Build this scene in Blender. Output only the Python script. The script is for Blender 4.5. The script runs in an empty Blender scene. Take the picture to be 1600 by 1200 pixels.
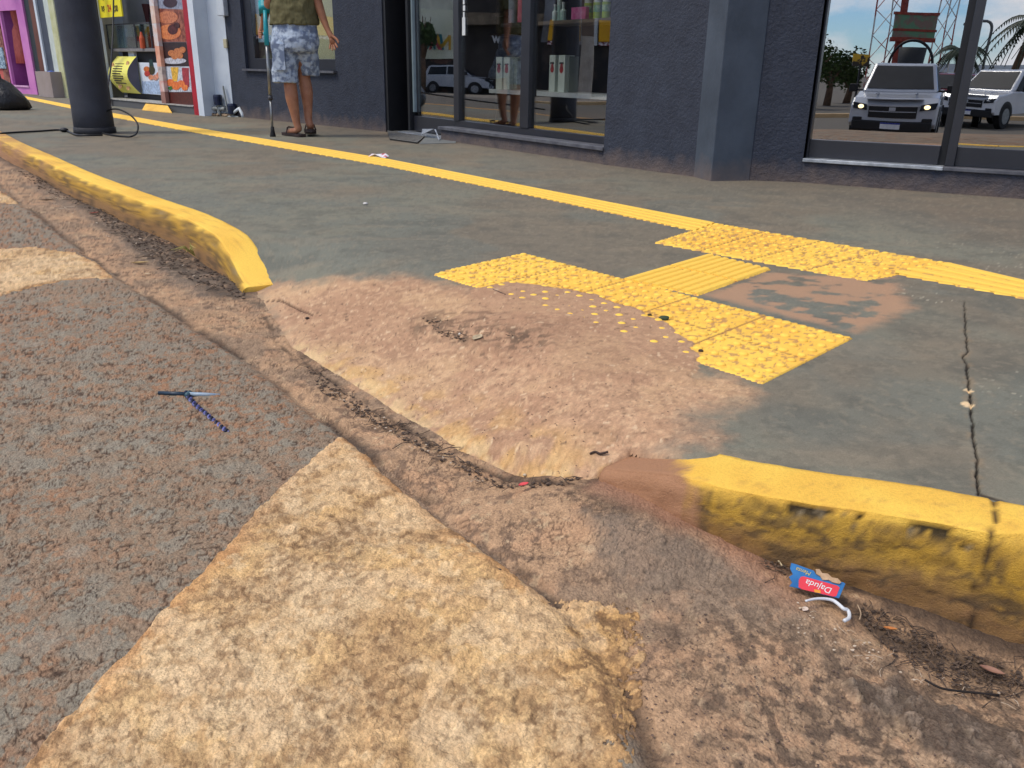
import bpy, bmesh, math, random
import numpy as np
from mathutils import Vector, Matrix
random.seed(7); rng=np.random.default_rng(7)
SC=bpy.context.scene; COL=SC.collection
def srgb(r,g,b):
    f=lambda c:(c/255/12.92) if c<=10 else ((c/255+.055)/1.055)**2.4
    return (f(r),f(g),f(b))
# ---------------------------------------------------------------- camera
F=1303.; H=0.6
_n=np.array([-63.,3450.,F]); _dn=_n/np.linalg.norm(_n); _up=-_dn
_fy=np.array([0,0,1.])-_up*_up[2]; _fy/=np.linalg.norm(_fy); _rx=np.cross(_fy,_up)
RM=np.array([_rx,_fy,_up])
cam=bpy.data.cameras.new('camera'); co=bpy.data.objects.new('camera',cam); COL.objects.link(co)
cm=Matrix([[RM[i][0],-RM[i][1],-RM[i][2]] for i in range(3)]).to_4x4(); cm.translation=(0,0,H)
co.matrix_world=cm
cam.sensor_width=36; cam.lens=F/1600*36; cam.clip_start=.05; cam.clip_end=3000
cam.dof.use_dof=False
SC.camera=co
# ---------------------------------------------------------------- world, sun, exposure
SUN_EL=math.radians(56); SUN_AZ=math.radians(248)   # azimuth clockwise from +Y
w=bpy.data.worlds.new('World'); SC.world=w; w.use_nodes=True
nt=w.node_tree; nt.nodes.clear()
out=nt.nodes.new('ShaderNodeOutputWorld'); bg=nt.nodes.new('ShaderNodeBackground')
sky=nt.nodes.new('ShaderNodeTexSky'); sky.sky_type='NISHITA'; sky.sun_disc=False
sky.sun_elevation=SUN_EL; sky.sun_rotation=SUN_AZ; sky.air_density=1; sky.dust_density=.1; sky.ozone_density=2.5
tc=nt.nodes.new('ShaderNodeTexCoord'); mp=nt.nodes.new('ShaderNodeMapping'); mp.inputs['Scale'].default_value=(1,1,2.2); mp.inputs['Location'].default_value=(3.7,1.9,.6)
nz=nt.nodes.new('ShaderNodeTexNoise'); nz.inputs['Scale'].default_value=3.2; nz.inputs['Detail'].default_value=9; nz.inputs['Roughness'].default_value=.55
rp=nt.nodes.new('ShaderNodeValToRGB'); rp.color_ramp.elements[0].position=.47; rp.color_ramp.elements[1].position=.56
mx=nt.nodes.new('ShaderNodeMix'); mx.data_type='RGBA'; mx.inputs[7].default_value=(9.5,9.6,10.2,1)
nt.links.new(tc.outputs['Generated'],mp.inputs[0]); nt.links.new(mp.outputs[0],nz.inputs['Vector'])
nt.links.new(nz.outputs[0],rp.inputs[0]); nt.links.new(rp.outputs[0],mx.inputs[0]); gm=nt.nodes.new('ShaderNodeMix'); gm.data_type='RGBA'; gm.blend_type='MULTIPLY'; gm.inputs[0].default_value=1; gm.inputs[7].default_value=(.62,.84,1.16,1); nt.links.new(sky.outputs[0],gm.inputs[6]); nt.links.new(gm.outputs[2],mx.inputs[6])
nt.links.new(mx.outputs[2],bg.inputs[0]); bg.inputs[1].default_value=.105; nt.links.new(bg.outputs[0],out.inputs[0])
sl=bpy.data.lights.new('sun','SUN'); sl.energy=2.0; sl.angle=math.radians(20); sl.color=(1,.93,.82)
so=bpy.data.objects.new('sun',sl); COL.objects.link(so)
_sd=Vector((math.sin(SUN_AZ)*math.cos(SUN_EL),math.cos(SUN_AZ)*math.cos(SUN_EL),math.sin(SUN_EL)))
so.rotation_euler=_sd.to_track_quat('Z','Y').to_euler()
SC.view_settings.view_transform='Standard'; SC.view_settings.look='None'; SC.view_settings.exposure=0.38; SC.view_settings.gamma=1
SC.render.engine='CYCLES'
SC.cycles.max_bounces=8; SC.cycles.transparent_max_bounces=12
# ---------------------------------------------------------------- layout helpers
def ray(px,py): return RM@np.array([px-800.,py-600.,F])
def g(px,py,z=0.):
    r=ray(px,py); t=(z-H)/r[2]; return (r[0]*t,r[1]*t)
def gz(px,py,Z,off=0.):
    z=-.05
    for _ in range(14):
        x,y=g(px,py,z); z=.5*z+.5*(float(Z(np.array([x]),np.array([y]))[0])+off)
    return (x,y,z)
def atd(px,py,Y):
    r=ray(px,py); t=Y/r[1]; return (r[0]*t,r[1]*t,H+r[2]*t)
class Fr:
    def __init__(s,P0,P1):
        s.P=np.array([P0[0],P0[1],0.]); d=np.array([P1[0]-P0[0],P1[1]-P0[1],0.]); s.L=np.linalg.norm(d); s.u=d/s.L
        n=np.array([s.u[1],-s.u[0],0.]); s.n=n if n@(-s.P)>0 else -n
    def pt(s,a,z,d=0.): v=s.P+s.u*a+s.n*d; return (v[0],v[1],z)
    def on(s,px,py,d=0.):
        r=ray(px,py); q=s.P+s.n*d-np.array([0,0,H]); t=(q@s.n)/(r@s.n); v=r*t+np.array([0,0,H])
        return ((v-s.P)@s.u, v[2])
    def refl(s,px,py,z=None,dist=None,d=0.):
        r=ray(px,py); c=np.array([0,0,H]); q=s.P+s.n*d
        t=((q-c)@s.n)/(r@s.n); hit=c+r*t; rr=r-2*(r@s.n)*s.n
        if z is not None: k=(z-hit[2])/rr[2]
        else: k=dist/F-t
        return hit+rr*k
# ---------------------------------------------------------------- object helpers
def tag(o,label=None,cat=None,group=None,kind=None):
    if label:o['label']=label
    if cat:o['category']=cat
    if group:o['group']=group
    if kind:o['kind']=kind
    return o
def empty(name,loc,label,cat,group=None,rz=0.):
    o=bpy.data.objects.new(name,None); COL.objects.link(o); o.location=loc; o.rotation_euler=(0,0,rz); o.empty_display_size=.1
    return tag(o,label,cat,group)
class MB:
    def __init__(s): s.v=[];s.f=[]
    def add(s,vs,fs):
        n=len(s.v); s.v+= [tuple(map(float,p)) for p in vs]; s.f+=[tuple(i+n for i in f) for f in fs]; return s
    def hexa(s,p): return s.add(p,[(0,3,2,1),(4,5,6,7),(0,1,5,4),(1,2,6,5),(2,3,7,6),(3,0,4,7)])
    def box(s,x0,x1,y0,y1,z0,z1): return s.hexa([(x0,y0,z0),(x1,y0,z0),(x1,y1,z0),(x0,y1,z0),(x0,y0,z1),(x1,y0,z1),(x1,y1,z1),(x0,y1,z1)])
    def fb(s,F_,a0,a1,z0,z1,d0,d1):
        return s.hexa([F_.pt(a0,z0,d0),F_.pt(a1,z0,d0),F_.pt(a1,z0,d1),F_.pt(a0,z0,d1),F_.pt(a0,z1,d0),F_.pt(a1,z1,d0),F_.pt(a1,z1,d1),F_.pt(a0,z1,d1)])
    def tube(s,path,r,n=8,cap=True):
        P=[Vector(p) for p in path]; R=r if hasattr(r,'__len__') else [r]*len(P); vs=[];fs=[]
        t=(P[1]-P[0]).normalized(); a=t.orthogonal().normalized()
        for i,p in enumerate(P):
            t=((P[min(i+1,len(P)-1)]-P[max(i-1,0)])).normalized(); a=(a-t*a.dot(t)).normalized(); b=t.cross(a)
            for k in range(n):
                q=2*math.pi*k/n; vs.append(p+(a*math.cos(q)+b*math.sin(q))*R[i])
        for i in range(len(P)-1):
            for k in range(n): fs.append((i*n+k,i*n+(k+1)%n,(i+1)*n+(k+1)%n,(i+1)*n+k))
        if cap: fs+= [tuple(range(n))[::-1],tuple(range((len(P)-1)*n,len(P)*n))]
        return s.add(vs,fs)
    def loft(s,rings,cap=True):
        n=len(rings[0]); vs=[p for r in rings for p in r]; fs=[]
        for i in range(len(rings)-1):
            for k in range(n): fs.append((i*n+k,i*n+(k+1)%n,(i+1)*n+(k+1)%n,(i+1)*n+k))
        if cap: fs+=[tuple(range(n))[::-1],tuple(range((len(rings)-1)*n,len(rings)*n))]
        return s.add(vs,fs)
    def prism(s,poly,ax,h0,h1):
        # poly: list of 3D pts, extruded by vector ax from h0..h1
        A=Vector(ax); n=len(poly)
        vs=[Vector(p)+A*h0 for p in poly]+[Vector(p)+A*h1 for p in poly]
        fs=[tuple(range(n))[::-1],tuple(range(n,2*n))]+[(k,(k+1)%n,n+(k+1)%n,n+k) for k in range(n)]
        return s.add(vs,fs)
    def ball(s,c,r,n=10,m=6,jit=0.):
        rx,ry,rz=(r,r,r) if not hasattr(r,'__len__') else r
        rings=[]
        for i in range(m+1):
            th=math.pi*(.04+.92*i/m)
            rings.append([(c[0]+rx*math.sin(th)*math.cos(2*math.pi*k/n)*(1+jit*random.uniform(-1,1)),c[1]+ry*math.sin(th)*math.sin(2*math.pi*k/n)*(1+jit*random.uniform(-1,1)),c[2]-rz*math.cos(th)) for k in range(n)])
        return s.loft(rings)
    def build(s,name,mat,parent=None,smooth=False,bevel=0.):
        me=bpy.data.meshes.new(name); me.from_pydata(s.v,[],s.f)
        bm=bmesh.new(); bm.from_mesh(me); bmesh.ops.recalc_face_normals(bm,faces=bm.faces); bm.to_mesh(me); bm.free()
        me.materials.append(mat)
        if smooth: me.polygons.foreach_set('use_smooth',[True]*len(me.polygons))
        o=bpy.data.objects.new(name,me); COL.objects.link(o)
        if parent:
            o.parent=parent; o.matrix_parent_inverse=Matrix.LocRotScale(parent.location,parent.rotation_euler,None).inverted() if parent.type=='EMPTY' else (Matrix.Identity(4))
        if bevel:
            b=o.modifiers.new('bevel','BEVEL'); b.width=bevel; b.segments=2; b.limit_method='ANGLE'
        return o
def text(name,s,size,origin,xdir,ydir,mat,parent=None,ext=.0012,font_bold=False,shear=0.,sx=1.):
    c=bpy.data.curves.new(name,'FONT'); c.body=s; c.size=size; c.extrude=ext; c.align_x='CENTER'; c.align_y='CENTER'; c.shear=shear
    if font_bold: c.offset=size*.02
    t=bpy.data.objects.new('tmp',c); COL.objects.link(t)
    dg=bpy.context.evaluated_depsgraph_get(); me=bpy.data.meshes.new_from_object(t.evaluated_get(dg)); bpy.data.objects.remove(t)
    X=Vector(xdir).normalized(); Y=Vector(ydir).normalized(); Z=X.cross(Y)
    M=Matrix((( X.x*sx,Y.x,Z.x,origin[0]),(X.y*sx,Y.y,Z.y,origin[1]),(X.z*sx,Y.z,Z.z,origin[2]),(0,0,0,1))); me.transform(M)
    me.materials.clear(); me.materials.append(mat)
    o=bpy.data.objects.new(name,me); COL.objects.link(o)
    if parent:
        o.parent=parent
        if parent.type=='EMPTY': o.matrix_parent_inverse=Matrix.LocRotScale(parent.location,parent.rotation_euler,None).inverted()
    return o
# ---------------------------------------------------------------- materials
MATS={}
def M(name,c,rough=.6,c2=None,scale=8.,bump=0.,bscale=60.,metal=0.,thr=(.35,.65),spec=.4,streak=None,emit=0.,coat=0.):
    if name in MATS: return MATS[name]
    m=bpy.data.materials.new(name); m.use_nodes=True; n=m.node_tree; b=n.nodes['Principled BSDF']
    b.inputs['Roughness'].default_value=rough; b.inputs['Metallic'].default_value=metal; b.inputs['Specular IOR Level'].default_value=spec
    b.inputs['Coat Weight'].default_value=coat
    c=tuple(c)+(1,)
    t=n.nodes.new('ShaderNodeTexCoord')
    nz=n.nodes.new('ShaderNodeTexNoise'); nz.inputs['Scale'].default_value=scale; nz.inputs['Detail'].default_value=7; nz.inputs['Roughness'].default_value=.6
    v=t.outputs['Object']
    if streak:
        mp=n.nodes.new('ShaderNodeMapping'); mp.inputs['Scale'].default_value=streak; n.links.new(v,mp.inputs[0]); v=mp.outputs[0]
    n.links.new(v,nz.inputs['Vector'])
    r=n.nodes.new('ShaderNodeValToRGB'); r.color_ramp.elements[0].position=thr[0]; r.color_ramp.elements[1].position=thr[1]
    r.color_ramp.elements[0].color=c; r.color_ramp.elements[1].color=(tuple(c2)+(1,)) if c2 else tuple(x*.82 for x in c[:3])+(1,)
    n.links.new(nz.outputs[0],r.inputs[0]); n.links.new(r.outputs[0],b.inputs['Base Color'])
    if emit: n.links.new(r.outputs[0],b.inputs['Emission Color']); b.inputs['Emission Strength'].default_value=emit
    if bump:
        n2=n.nodes.new('ShaderNodeTexNoise'); n2.inputs['Scale'].default_value=bscale; n2.inputs['Detail'].default_value=6; n2.inputs['Roughness'].default_value=.65
        n.links.new(t.outputs['Object'],n2.inputs['Vector'])
        bp=n.nodes.new('ShaderNodeBump'); bp.inputs['Strength'].default_value=1; bp.inputs['Distance'].default_value=bump
        n.links.new(n2.outputs[0],bp.inputs['Height']); n.links.new(bp.outputs[0],b.inputs['Normal'])
    MATS[name]=m; return m
def dusty(m,h=.22,col=srgb(128,108,94),amt=.55):
    n=m.node_tree; b=n.nodes['Principled BSDF']; src=b.inputs['Base Color'].links[0].from_socket
    t=n.nodes.new('ShaderNodeTexCoord'); sp=n.nodes.new('ShaderNodeSeparateXYZ'); n.links.new(t.outputs['Object'],sp.inputs[0])
    nz=n.nodes.new('ShaderNodeTexNoise'); nz.inputs['Scale'].default_value=11; nz.inputs['Detail'].default_value=8; n.links.new(t.outputs['Object'],nz.inputs['Vector'])
    a=n.nodes.new('ShaderNodeMath'); a.operation='MULTIPLY_ADD'; a.inputs[1].default_value=-1/h; a.inputs[2].default_value=.55; n.links.new(sp.outputs[2],a.inputs[0])
    c=n.nodes.new('ShaderNodeMath'); c.operation='ADD'; n.links.new(a.outputs[0],c.inputs[0]); n.links.new(nz.outputs[0],c.inputs[1])
    d=n.nodes.new('ShaderNodeMapRange'); d.inputs[1].default_value=.45; d.inputs[2].default_value=1.15; d.inputs[4].default_value=amt; n.links.new(c.outputs[0],d.inputs[0])
    mx_=n.nodes.new('ShaderNodeMix'); mx_.data_type='RGBA'; mx_.inputs[7].default_value=tuple(col)+(1,); n.links.new(src,mx_.inputs[6]); n.links.new(d.outputs[0],mx_.inputs[0]); n.links.new(mx_.outputs[2],b.inputs['Base Color']); return m
def glass(name,refl=.35,tint=(.55,.6,.62),rt=(1,1,1)):
    m=bpy.data.materials.new(name); m.use_nodes=True; n=m.node_tree; n.nodes.clear()
    o=n.nodes.new('ShaderNodeOutputMaterial'); mxs=n.nodes.new('ShaderNodeMixShader'); tr=n.nodes.new('ShaderNodeBsdfTransparent'); gl=n.nodes.new('ShaderNodeBsdfGlossy')
    tr.inputs[0].default_value=tuple(tint)+(1,); gl.inputs[0].default_value=tuple(rt)+(1,); gl.inputs['Roughness'].default_value=.0
    fr=n.nodes.new('ShaderNodeLayerWeight'); fr.inputs[0].default_value=.5; pw=n.nodes.new('ShaderNodeMath'); pw.operation='POWER'; pw.inputs[1].default_value=4; n.links.new(fr.outputs['Facing'],pw.inputs[0])
    ad=n.nodes.new('ShaderNodeMath'); ad.operation='ADD'; ad.use_clamp=True; ad.inputs[1].default_value=refl
    n.links.new(pw.outputs[0],ad.inputs[0]); n.links.new(ad.outputs[0],mxs.inputs[0]); n.links.new(tr.outputs[0],mxs.inputs[1]); n.links.new(gl.outputs[0],mxs.inputs[2])
    nz=n.nodes.new('ShaderNodeTexNoise'); nz.inputs['Scale'].default_value=1.6; nz.inputs['Detail'].default_value=1
    t=n.nodes.new('ShaderNodeTexCoord'); n.links.new(t.outputs['Object'],nz.inputs['Vector'])
    bp=n.nodes.new('ShaderNodeBump'); bp.inputs['Distance'].default_value=.0012; n.links.new(nz.outputs[0],bp.inputs['Height']); n.links.new(bp.outputs[0],gl.inputs['Normal'])
    n.links.new(mxs.outputs[0],o.inputs[0]); return m
def groundmat(name,grain,grainamt,bump,pits=0.,rough=.85):
    m=bpy.data.materials.new(name); m.use_nodes=True; n=m.node_tree; b=n.nodes['Principled BSDF']
    b.inputs['Roughness'].default_value=rough; b.inputs['Specular IOR Level'].default_value=.3
    at=n.nodes.new('ShaderNodeAttribute'); at.attribute_name='Col'
    t=n.nodes.new('ShaderNodeTexCoord')
    def noise(sc,det,rg=.6):
        z=n.nodes.new('ShaderNodeTexNoise'); z.inputs['Scale'].default_value=sc; z.inputs['Detail'].default_value=det; z.inputs['Roughness'].default_value=rg
        n.links.new(t.outputs['Object'],z.inputs['Vector']); return z.outputs[0]
    def mth(op,a,b_,c=None):
        q=n.nodes.new('ShaderNodeMath'); q.operation=op
        for i,x in enumerate((a,b_,c)):
            if x is None: continue
            if isinstance(x,(int,float)): q.inputs[i].default_value=x
            else: n.links.new(x,q.inputs[i])
        return q.outputs[0]
    a=noise(grain,4,.7); bq=noise(grain*3.1,2,.5)
    f=mth('MULTIPLY_ADD',mth('SUBTRACT',mth('ADD',a,bq),1.0),grainamt,1.0)
    hgt=mth('ADD',a,mth('MULTIPLY',bq,.4))
    if pits:
        vo=n.nodes.new('ShaderNodeTexVoronoi'); vo.inputs['Scale'].default_value=pits; n.links.new(t.outputs['Object'],vo.inputs['Vector'])
        vp=mth('MULTIPLY_ADD',vo.outputs['Distance'],-.24,1.09)
        sep=n.nodes.new('ShaderNodeSeparateColor'); n.links.new(vo.outputs['Color'],sep.inputs[0])
        f=mth('MULTIPLY',f,vp); f=mth('MULTIPLY',f,mth('MULTIPLY_ADD',sep.outputs[0],.24,.88))
        hgt=mth('SUBTRACT',hgt,mth('MULTIPLY',vo.outputs['Distance'],.55))
    mu=n.nodes.new('ShaderNodeVectorMath'); mu.operation='SCALE'; n.links.new(at.outputs['Color'],mu.inputs[0]); n.links.new(f,mu.inputs['Scale'])
    t3=n.nodes.new('ShaderNodeVectorMath'); t3.operation='MULTIPLY'; t3.inputs[1].default_value=(1,.985,.885); n.links.new(mu.outputs[0],t3.inputs[0]); n.links.new(t3.outputs[0],b.inputs['Base Color'])
    bp=n.nodes.new('ShaderNodeBump'); bp.inputs['Distance'].default_value=bump; n.links.new(hgt,bp.inputs['Height']); n.links.new(bp.outputs[0],b.inputs['Normal'])
    return m
# ---------------------------------------------------------------- numpy noise
def _h(ix,iy,s):
    h=(ix*374761393+iy*668265263+s*1442695041)&0xffffffff; h=((h^(h>>13))*1274126177)&0xffffffff; h=((h^(h>>16))*2246822519)&0xffffffff
    return ((h^(h>>15))&0xffffff)/16777216.
def vn(x,y,s=0):
    ix=np.floor(x).astype(np.int64); iy=np.floor(y).astype(np.int64); fx=x-ix; fy=y-iy; fx=fx*fx*(3-2*fx); fy=fy*fy*(3-2*fy)
    a=_h(ix,iy,s);b=_h(ix+1,iy,s);c=_h(ix,iy+1,s);d=_h(ix+1,iy+1,s)
    return (a*(1-fx)+b*fx)*(1-fy)+(c*(1-fx)+d*fx)*fy
def fbm(x,y,sc,o=4,s=0,p=.5):
    t=0;a=1;n=0
    ca,sa=math.cos(.6),math.sin(.6)
    for i in range(o):
        t=t+a*vn(x*sc,y*sc,s+i*17); n+=a; a*=p; sc*=2.03; x,y=x*ca-y*sa,x*sa+y*ca
    return t/n
def worley(x,y,sc,s=0):
    x=x*sc;y=y*sc; ix=np.floor(x).astype(np.int64); iy=np.floor(y).astype(np.int64)
    d1=np.full(x.shape,9.); d2=d1.copy(); idv=np.zeros(x.shape)
    for i in(-1,0,1):
        for j in(-1,0,1):
            cx=ix+i;cy=iy+j; dx=cx+_h(cx,cy,s)-x; dy=cy+_h(cx,cy,s+5)-y; d=np.sqrt(dx*dx+dy*dy); r=_h(cx,cy,s+9)
            m=d<d1; d2=np.where(m,d1,np.minimum(d2,d)); idv=np.where(m,r,idv); d1=np.where(m,d,d1)
    return d1,d2,idv
def sst(a,b,x): t=np.clip((x-a)/(b-a),0,1); return t*t*(3-2*t)
def pdist(x,y,pl):
    best=np.full(x.shape,1e9)
    for (ax,ay),(bx,by) in zip(pl[:-1],pl[1:]):
        dx,dy=bx-ax,by-ay; t=np.clip(((x-ax)*dx+(y-ay)*dy)/(dx*dx+dy*dy+1e-12),0,1)
        best=np.minimum(best,(x-ax-t*dx)**2+(y-ay-t*dy)**2)
    return np.sqrt(best)
def inside(x,y,pl):
    c=np.zeros(x.shape,bool); n=len(pl)
    for i in range(n):
        ax,ay=pl[i];bx,by=pl[(i+1)%n]
        if ay==by: continue
        c^=((ay>y)!=(by>y))&(x<(bx-ax)*(y-ay)/(by-ay)+ax)
    return c
def sdp(x,y,pl):   # positive inside
    d=pdist(x,y,list(pl)+[pl[0]]); return np.where(inside(x,y,pl),d,-d)
def mixc(c,c2,m):
    c2=np.asarray(c2,float); return c*(1-m[:,None])+c2*m[:,None]
# ---------------------------------------------------------------- ground levels
GUT=[(-.90,2.77),(-.74,2.43),(-.6,2.12),(-.45,1.91),(-.32,1.75),(-.2,1.58),(-.11,1.46),(-.04,1.40),(.03,1.335),(.085,1.305),(.125,1.285)]
def ZS(x,y):
    d=pdist(x,y,GUT); tt=np.clip(((x+.9)*1.05-(y-2.77)*1.39)/(1.05**2+1.39**2)*1.01,0,1); D=.37*(1-tt)+.20*tt+.28*np.sin(np.pi*tt)
    t=np.clip(d/D,0,1); z=-(.098-.046*sst(.80,1.,tt))*(1-(.55*t+.45*t*t*(3-2*t)))**1.15
    return z
_c=np.array([(-8,11.5,-.11),(-6,9.2,-.11),(-4,6.6,-.11),(-2.5,4.7,-.11),(-1.7,3.9,-.112),(-1.2,3.2,-.115),(-.9,2.75,-.104),(-.6,2.1,-.104),(-.3,1.75,-.102),(0,1.36,-.095),(.085,1.29,-.066),(.14,1.23,-.052),(.2,1.18,-.050),(.27,1.14,-.058),(.34,1.11,-.078),(.41,1.09,-.100),(.49,1.05,-.116),(.56,.97,-.138),(.66,.9,-.158),(.9,.8,-.17),(1.6,.4,-.17),
 (-3.4,5.2,-.100),(-2.3,3.9,-.100),(-1.5,2.8,-.098),(-1,2,-.095),(-.55,1.65,-.098),(-.15,1.2,-.098),(.05,1.1,-.088),(.2,.95,-.108),(.3,1.0,-.095),(.45,.75,-.135),(-1,1,-.10),(-2,2,-.095),(0,.6,-.12),(.5,.4,-.15),(-4,3,-.11),(-1,0,-.12),(1,-.5,-.16)])
def ZR(x,y):
    n=0;dn=0
    for cx,cy,cz in _c:
        wt=1/((x-cx)**2+(y-cy)**2+.004)**1.6; n=n+wt*cz; dn=dn+wt
    z=n/dn
    # the street falls away across the carriageway
    d=-(.77*x+.63*y)+1.0   # metres out from the kerb line
    z=z-.78*sst(2.6,14,d)
    return z
ZR1=lambda x,y:float(ZR(np.array([float(x)]),np.array([float(y)]))[0])
ZS1=lambda x,y:float(ZS(np.array([float(x)]),np.array([float(y)]))[0])
def top(l): return [gz(a,b,ZS)[:2] for a,b in l]
def rd(l): return [gz(a,b,ZR)[:2] for a,b in l]
# kerb lines (front top edge)
KL=[(-19.8,27.7),(-9.5,14.2),(-6.2,9.7)]+[(-3.99,6.66),(-3.25,5.73),(-2.49,4.74),(-2.05,4.22),(-1.68,3.78),(-1.45,3.53),(-1.25,3.26),(-1.08,3.0),(-.98,2.84),(-.89,2.66)]
KR=[gz(938,738,ZS)[:2],gz(1000,745,ZS)[:2],gz(1100,767,ZS)[:2]]+[(.44,1.085),(.55,1.058),(.66,1.015),(.82,.93),(1.1,.72),(1.6,.3),(3,-.9),(9,-6)]
def resample(P,step):
    P=np.array(P); out=[]
    # Chaikin smooth
    for _ in range(2):
        Q=[P[0]]
        for a,b in zip(P[:-1],P[1:]): Q+= [a*.75+b*.25,a*.25+b*.75]
        Q.append(P[-1]); P=np.array(Q)
    L=np.r_[0,np.cumsum(np.linalg.norm(np.diff(P,axis=0),axis=1))]
    s=[0.]
    while s[-1]<L[-1]:
        i=min(np.searchsorted(L,s[-1]),len(P)-1); r=np.linalg.norm(P[i]); s.append(s[-1]+step*max(.5,r/1.5)**1.2)
    s=np.array(s); s[-1]=L[-1]
    return np.stack([np.interp(s,L,P[:,0]),np.interp(s,L,P[:,1])],1),s
W=.135
def offs(P,o):
    t=np.gradient(P,axis=0); t/=np.linalg.norm(t,axis=1)[:,None]; n=np.stack([-t[:,1],t[:,0]],1)  # left of travel = sidewalk side
    return P+n*o, n
_kl,_=resample(KL,.02); _kr,_=resample(KR,.01)
midL=offs(_kl,W*.6)[0]; midR=offs(_kr,W*.6)[0]
SBND=[tuple(p) for p in midL[::3] if np.linalg.norm(p-np.array(GUT[0]))>.06]+GUT+[tuple(p) for p in midR[::3] if p[0]>.2]
SPOLY=SBND+[(60,-20),(60,60),(-10,60)]
# ---------------------------------------------------------------- polar ground grid (dense where one stands, sparse far off)
def grid(daz,ddep,full=True):
    az=np.arange(-50,50,math.degrees(daz))
    if full: az=np.r_[az,np.linspace(50,310,66)]
    de=np.r_[np.linspace(88,57,16)[:-1],np.arange(57,3.2,-math.degrees(ddep)),3.2-np.arange(0,1.9,.035),[1.2,1.05,.9,.75,.6,.45,.3,.2,.1,.05,.02]]
    az=np.radians(az); r=.72/np.tan(np.radians(de))
    A,Rr=np.meshgrid(az,r,indexing='ij'); return Rr*np.sin(A),Rr*np.cos(A)
def gridmesh(name,X,Y,Z,C,keep,mat,parent=None,wrap=True,smooth=True):
    ni,nj=X.shape; idx=np.arange(ni*nj).reshape(ni,nj)
    if wrap: nx=np.roll(idx,-1,axis=0)
    else: nx=idx[1:]; 
    a=idx if wrap else idx[:-1]
    q=np.stack([a[:,:-1],nx[:,:-1],nx[:,1:],a[:,1:]],-1).reshape(-1,4)
    k=keep.ravel(); q=q[k[q].any(1)]
    used=np.unique(q); rm=np.full(ni*nj,-1,np.int64); rm[used]=np.arange(len(used)); q=rm[q]
    co_=np.stack([X.ravel()[used],Y.ravel()[used],Z.ravel()[used]],1).astype(np.float32)
    a_,b_,c_=co_[q[0,0]],co_[q[0,1]],co_[q[0,3]]
    if np.cross(b_-a_,c_-a_)[2]<0: q=q[:,::-1]
    me=bpy.data.meshes.new(name); me.vertices.add(len(used)); me.vertices.foreach_set('co',co_.ravel())
    me.loops.add(q.size); me.loops.foreach_set('vertex_index',q.ravel().astype(np.int32))
    me.polygons.add(len(q)); me.polygons.foreach_set('loop_start',np.arange(0,q.size,4,dtype=np.int32)); me.polygons.foreach_set('loop_total',np.full(len(q),4,np.int32))
    me.polygons.foreach_set('use_smooth',np.full(len(q),smooth)); me.update(calc_edges=True)
    at=me.color_attributes.new('Col','FLOAT_COLOR','POINT'); cc=np.ones((len(used),4),np.float32); cc[:,:3]=C.reshape(-1,3)[used]; at.data.foreach_set('color',cc.ravel())
    me.materials.append(mat); o=bpy.data.objects.new(name,me); COL.objects.link(o)
    if parent:o.parent=parent
    return o
GX,GY=grid(.00135,.0016); sh=GX.shape; gx=GX.ravel(); gy=GY.ravel(); gr=np.hypot(gx,gy)
near=sst(9,3,gr)
# ---- road -----------------------------------------------------------------
ASP=rd([(0,290),(78,353),(147,406),(194,440),(262,487),(328,531),(400,573),(479,639),(531,678),(600,735),(690,810),(760,860),(830,915),(905,985),(960,1060),(1010,1200)])
ASPX=[(-19,25),(-9.4,12.3)]+ASP+[(.35,.3)]
zr=ZR(gx,gy)
dkk=np.minimum(pdist(gx,gy,[tuple(p) for p in _kl[::4]]),pdist(gx,gy,[tuple(p) for p in _kr[::4]])); dk=np.minimum(dkk,pdist(gx,gy,GUT))
road_side=inside(gx,gy,ASPX+[(.2,-30),(-60,-30),(-60,30)])
dasp=np.where(road_side,1,-1)*pdist(gx,gy,ASPX)          # + on the asphalt
n1=fbm(gx,gy,2.2,4,1); n2=fbm(gx,gy,9,4,2); n3=fbm(gx,gy,34,4,3); n4=fbm(gx,gy,110,3,4)
w1,w2,wi=worley(gx+.010*(n3-.5),gy+.010*(n3-.5),62,3); v1,v2,vi=worley(gx+.02*(n2-.5),gy+.02*(n2-.5),26,8)
asp=sst(-.03,.03,dasp+.05*(n2-.5))
big=sst(.66,.72,fbm(gx,gy,14,3,41))                       # larger flat stones showing through
relief=asp*near*((.0030*(vi-.5)*sst(.0,.3,v2-v1)+.0034*(wi-.3)*sst(0,.35,w2-w1)+.0030*(n3-.5)+.0022*(n4-.5)))
relief+= (1-asp)*near*(.003*(n2-.5)+.003*(n3-.5)+.0022*(wi-.5)*sst(0,.3,w2-w1)+.0014*(n4-.5))
dpp=rd([(900,800),(960,790),(1080,835),(1180,890),(1250,960),(1255,1000),(1150,985),(1020,940),(930,880)])
patch=sst(-.025,.03,sdp(gx,gy,dpp)+.04*(n3-.5)+.06*(n2-.5))
lump=sst(-.012,.01,sdp(gx,gy,rd([(1335,1075),(1400,1068),(1470,1105),(1600,1150),(1600,1260),(1480,1200),(1400,1130),(1345,1115)]))+.04*(n3-.5))
clod=sst(.55,.7,fbm(gx,gy,60,4,77))
relief+=patch*.004*(.5+clod*.5)+lump*(.006+.006*clod)
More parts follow.
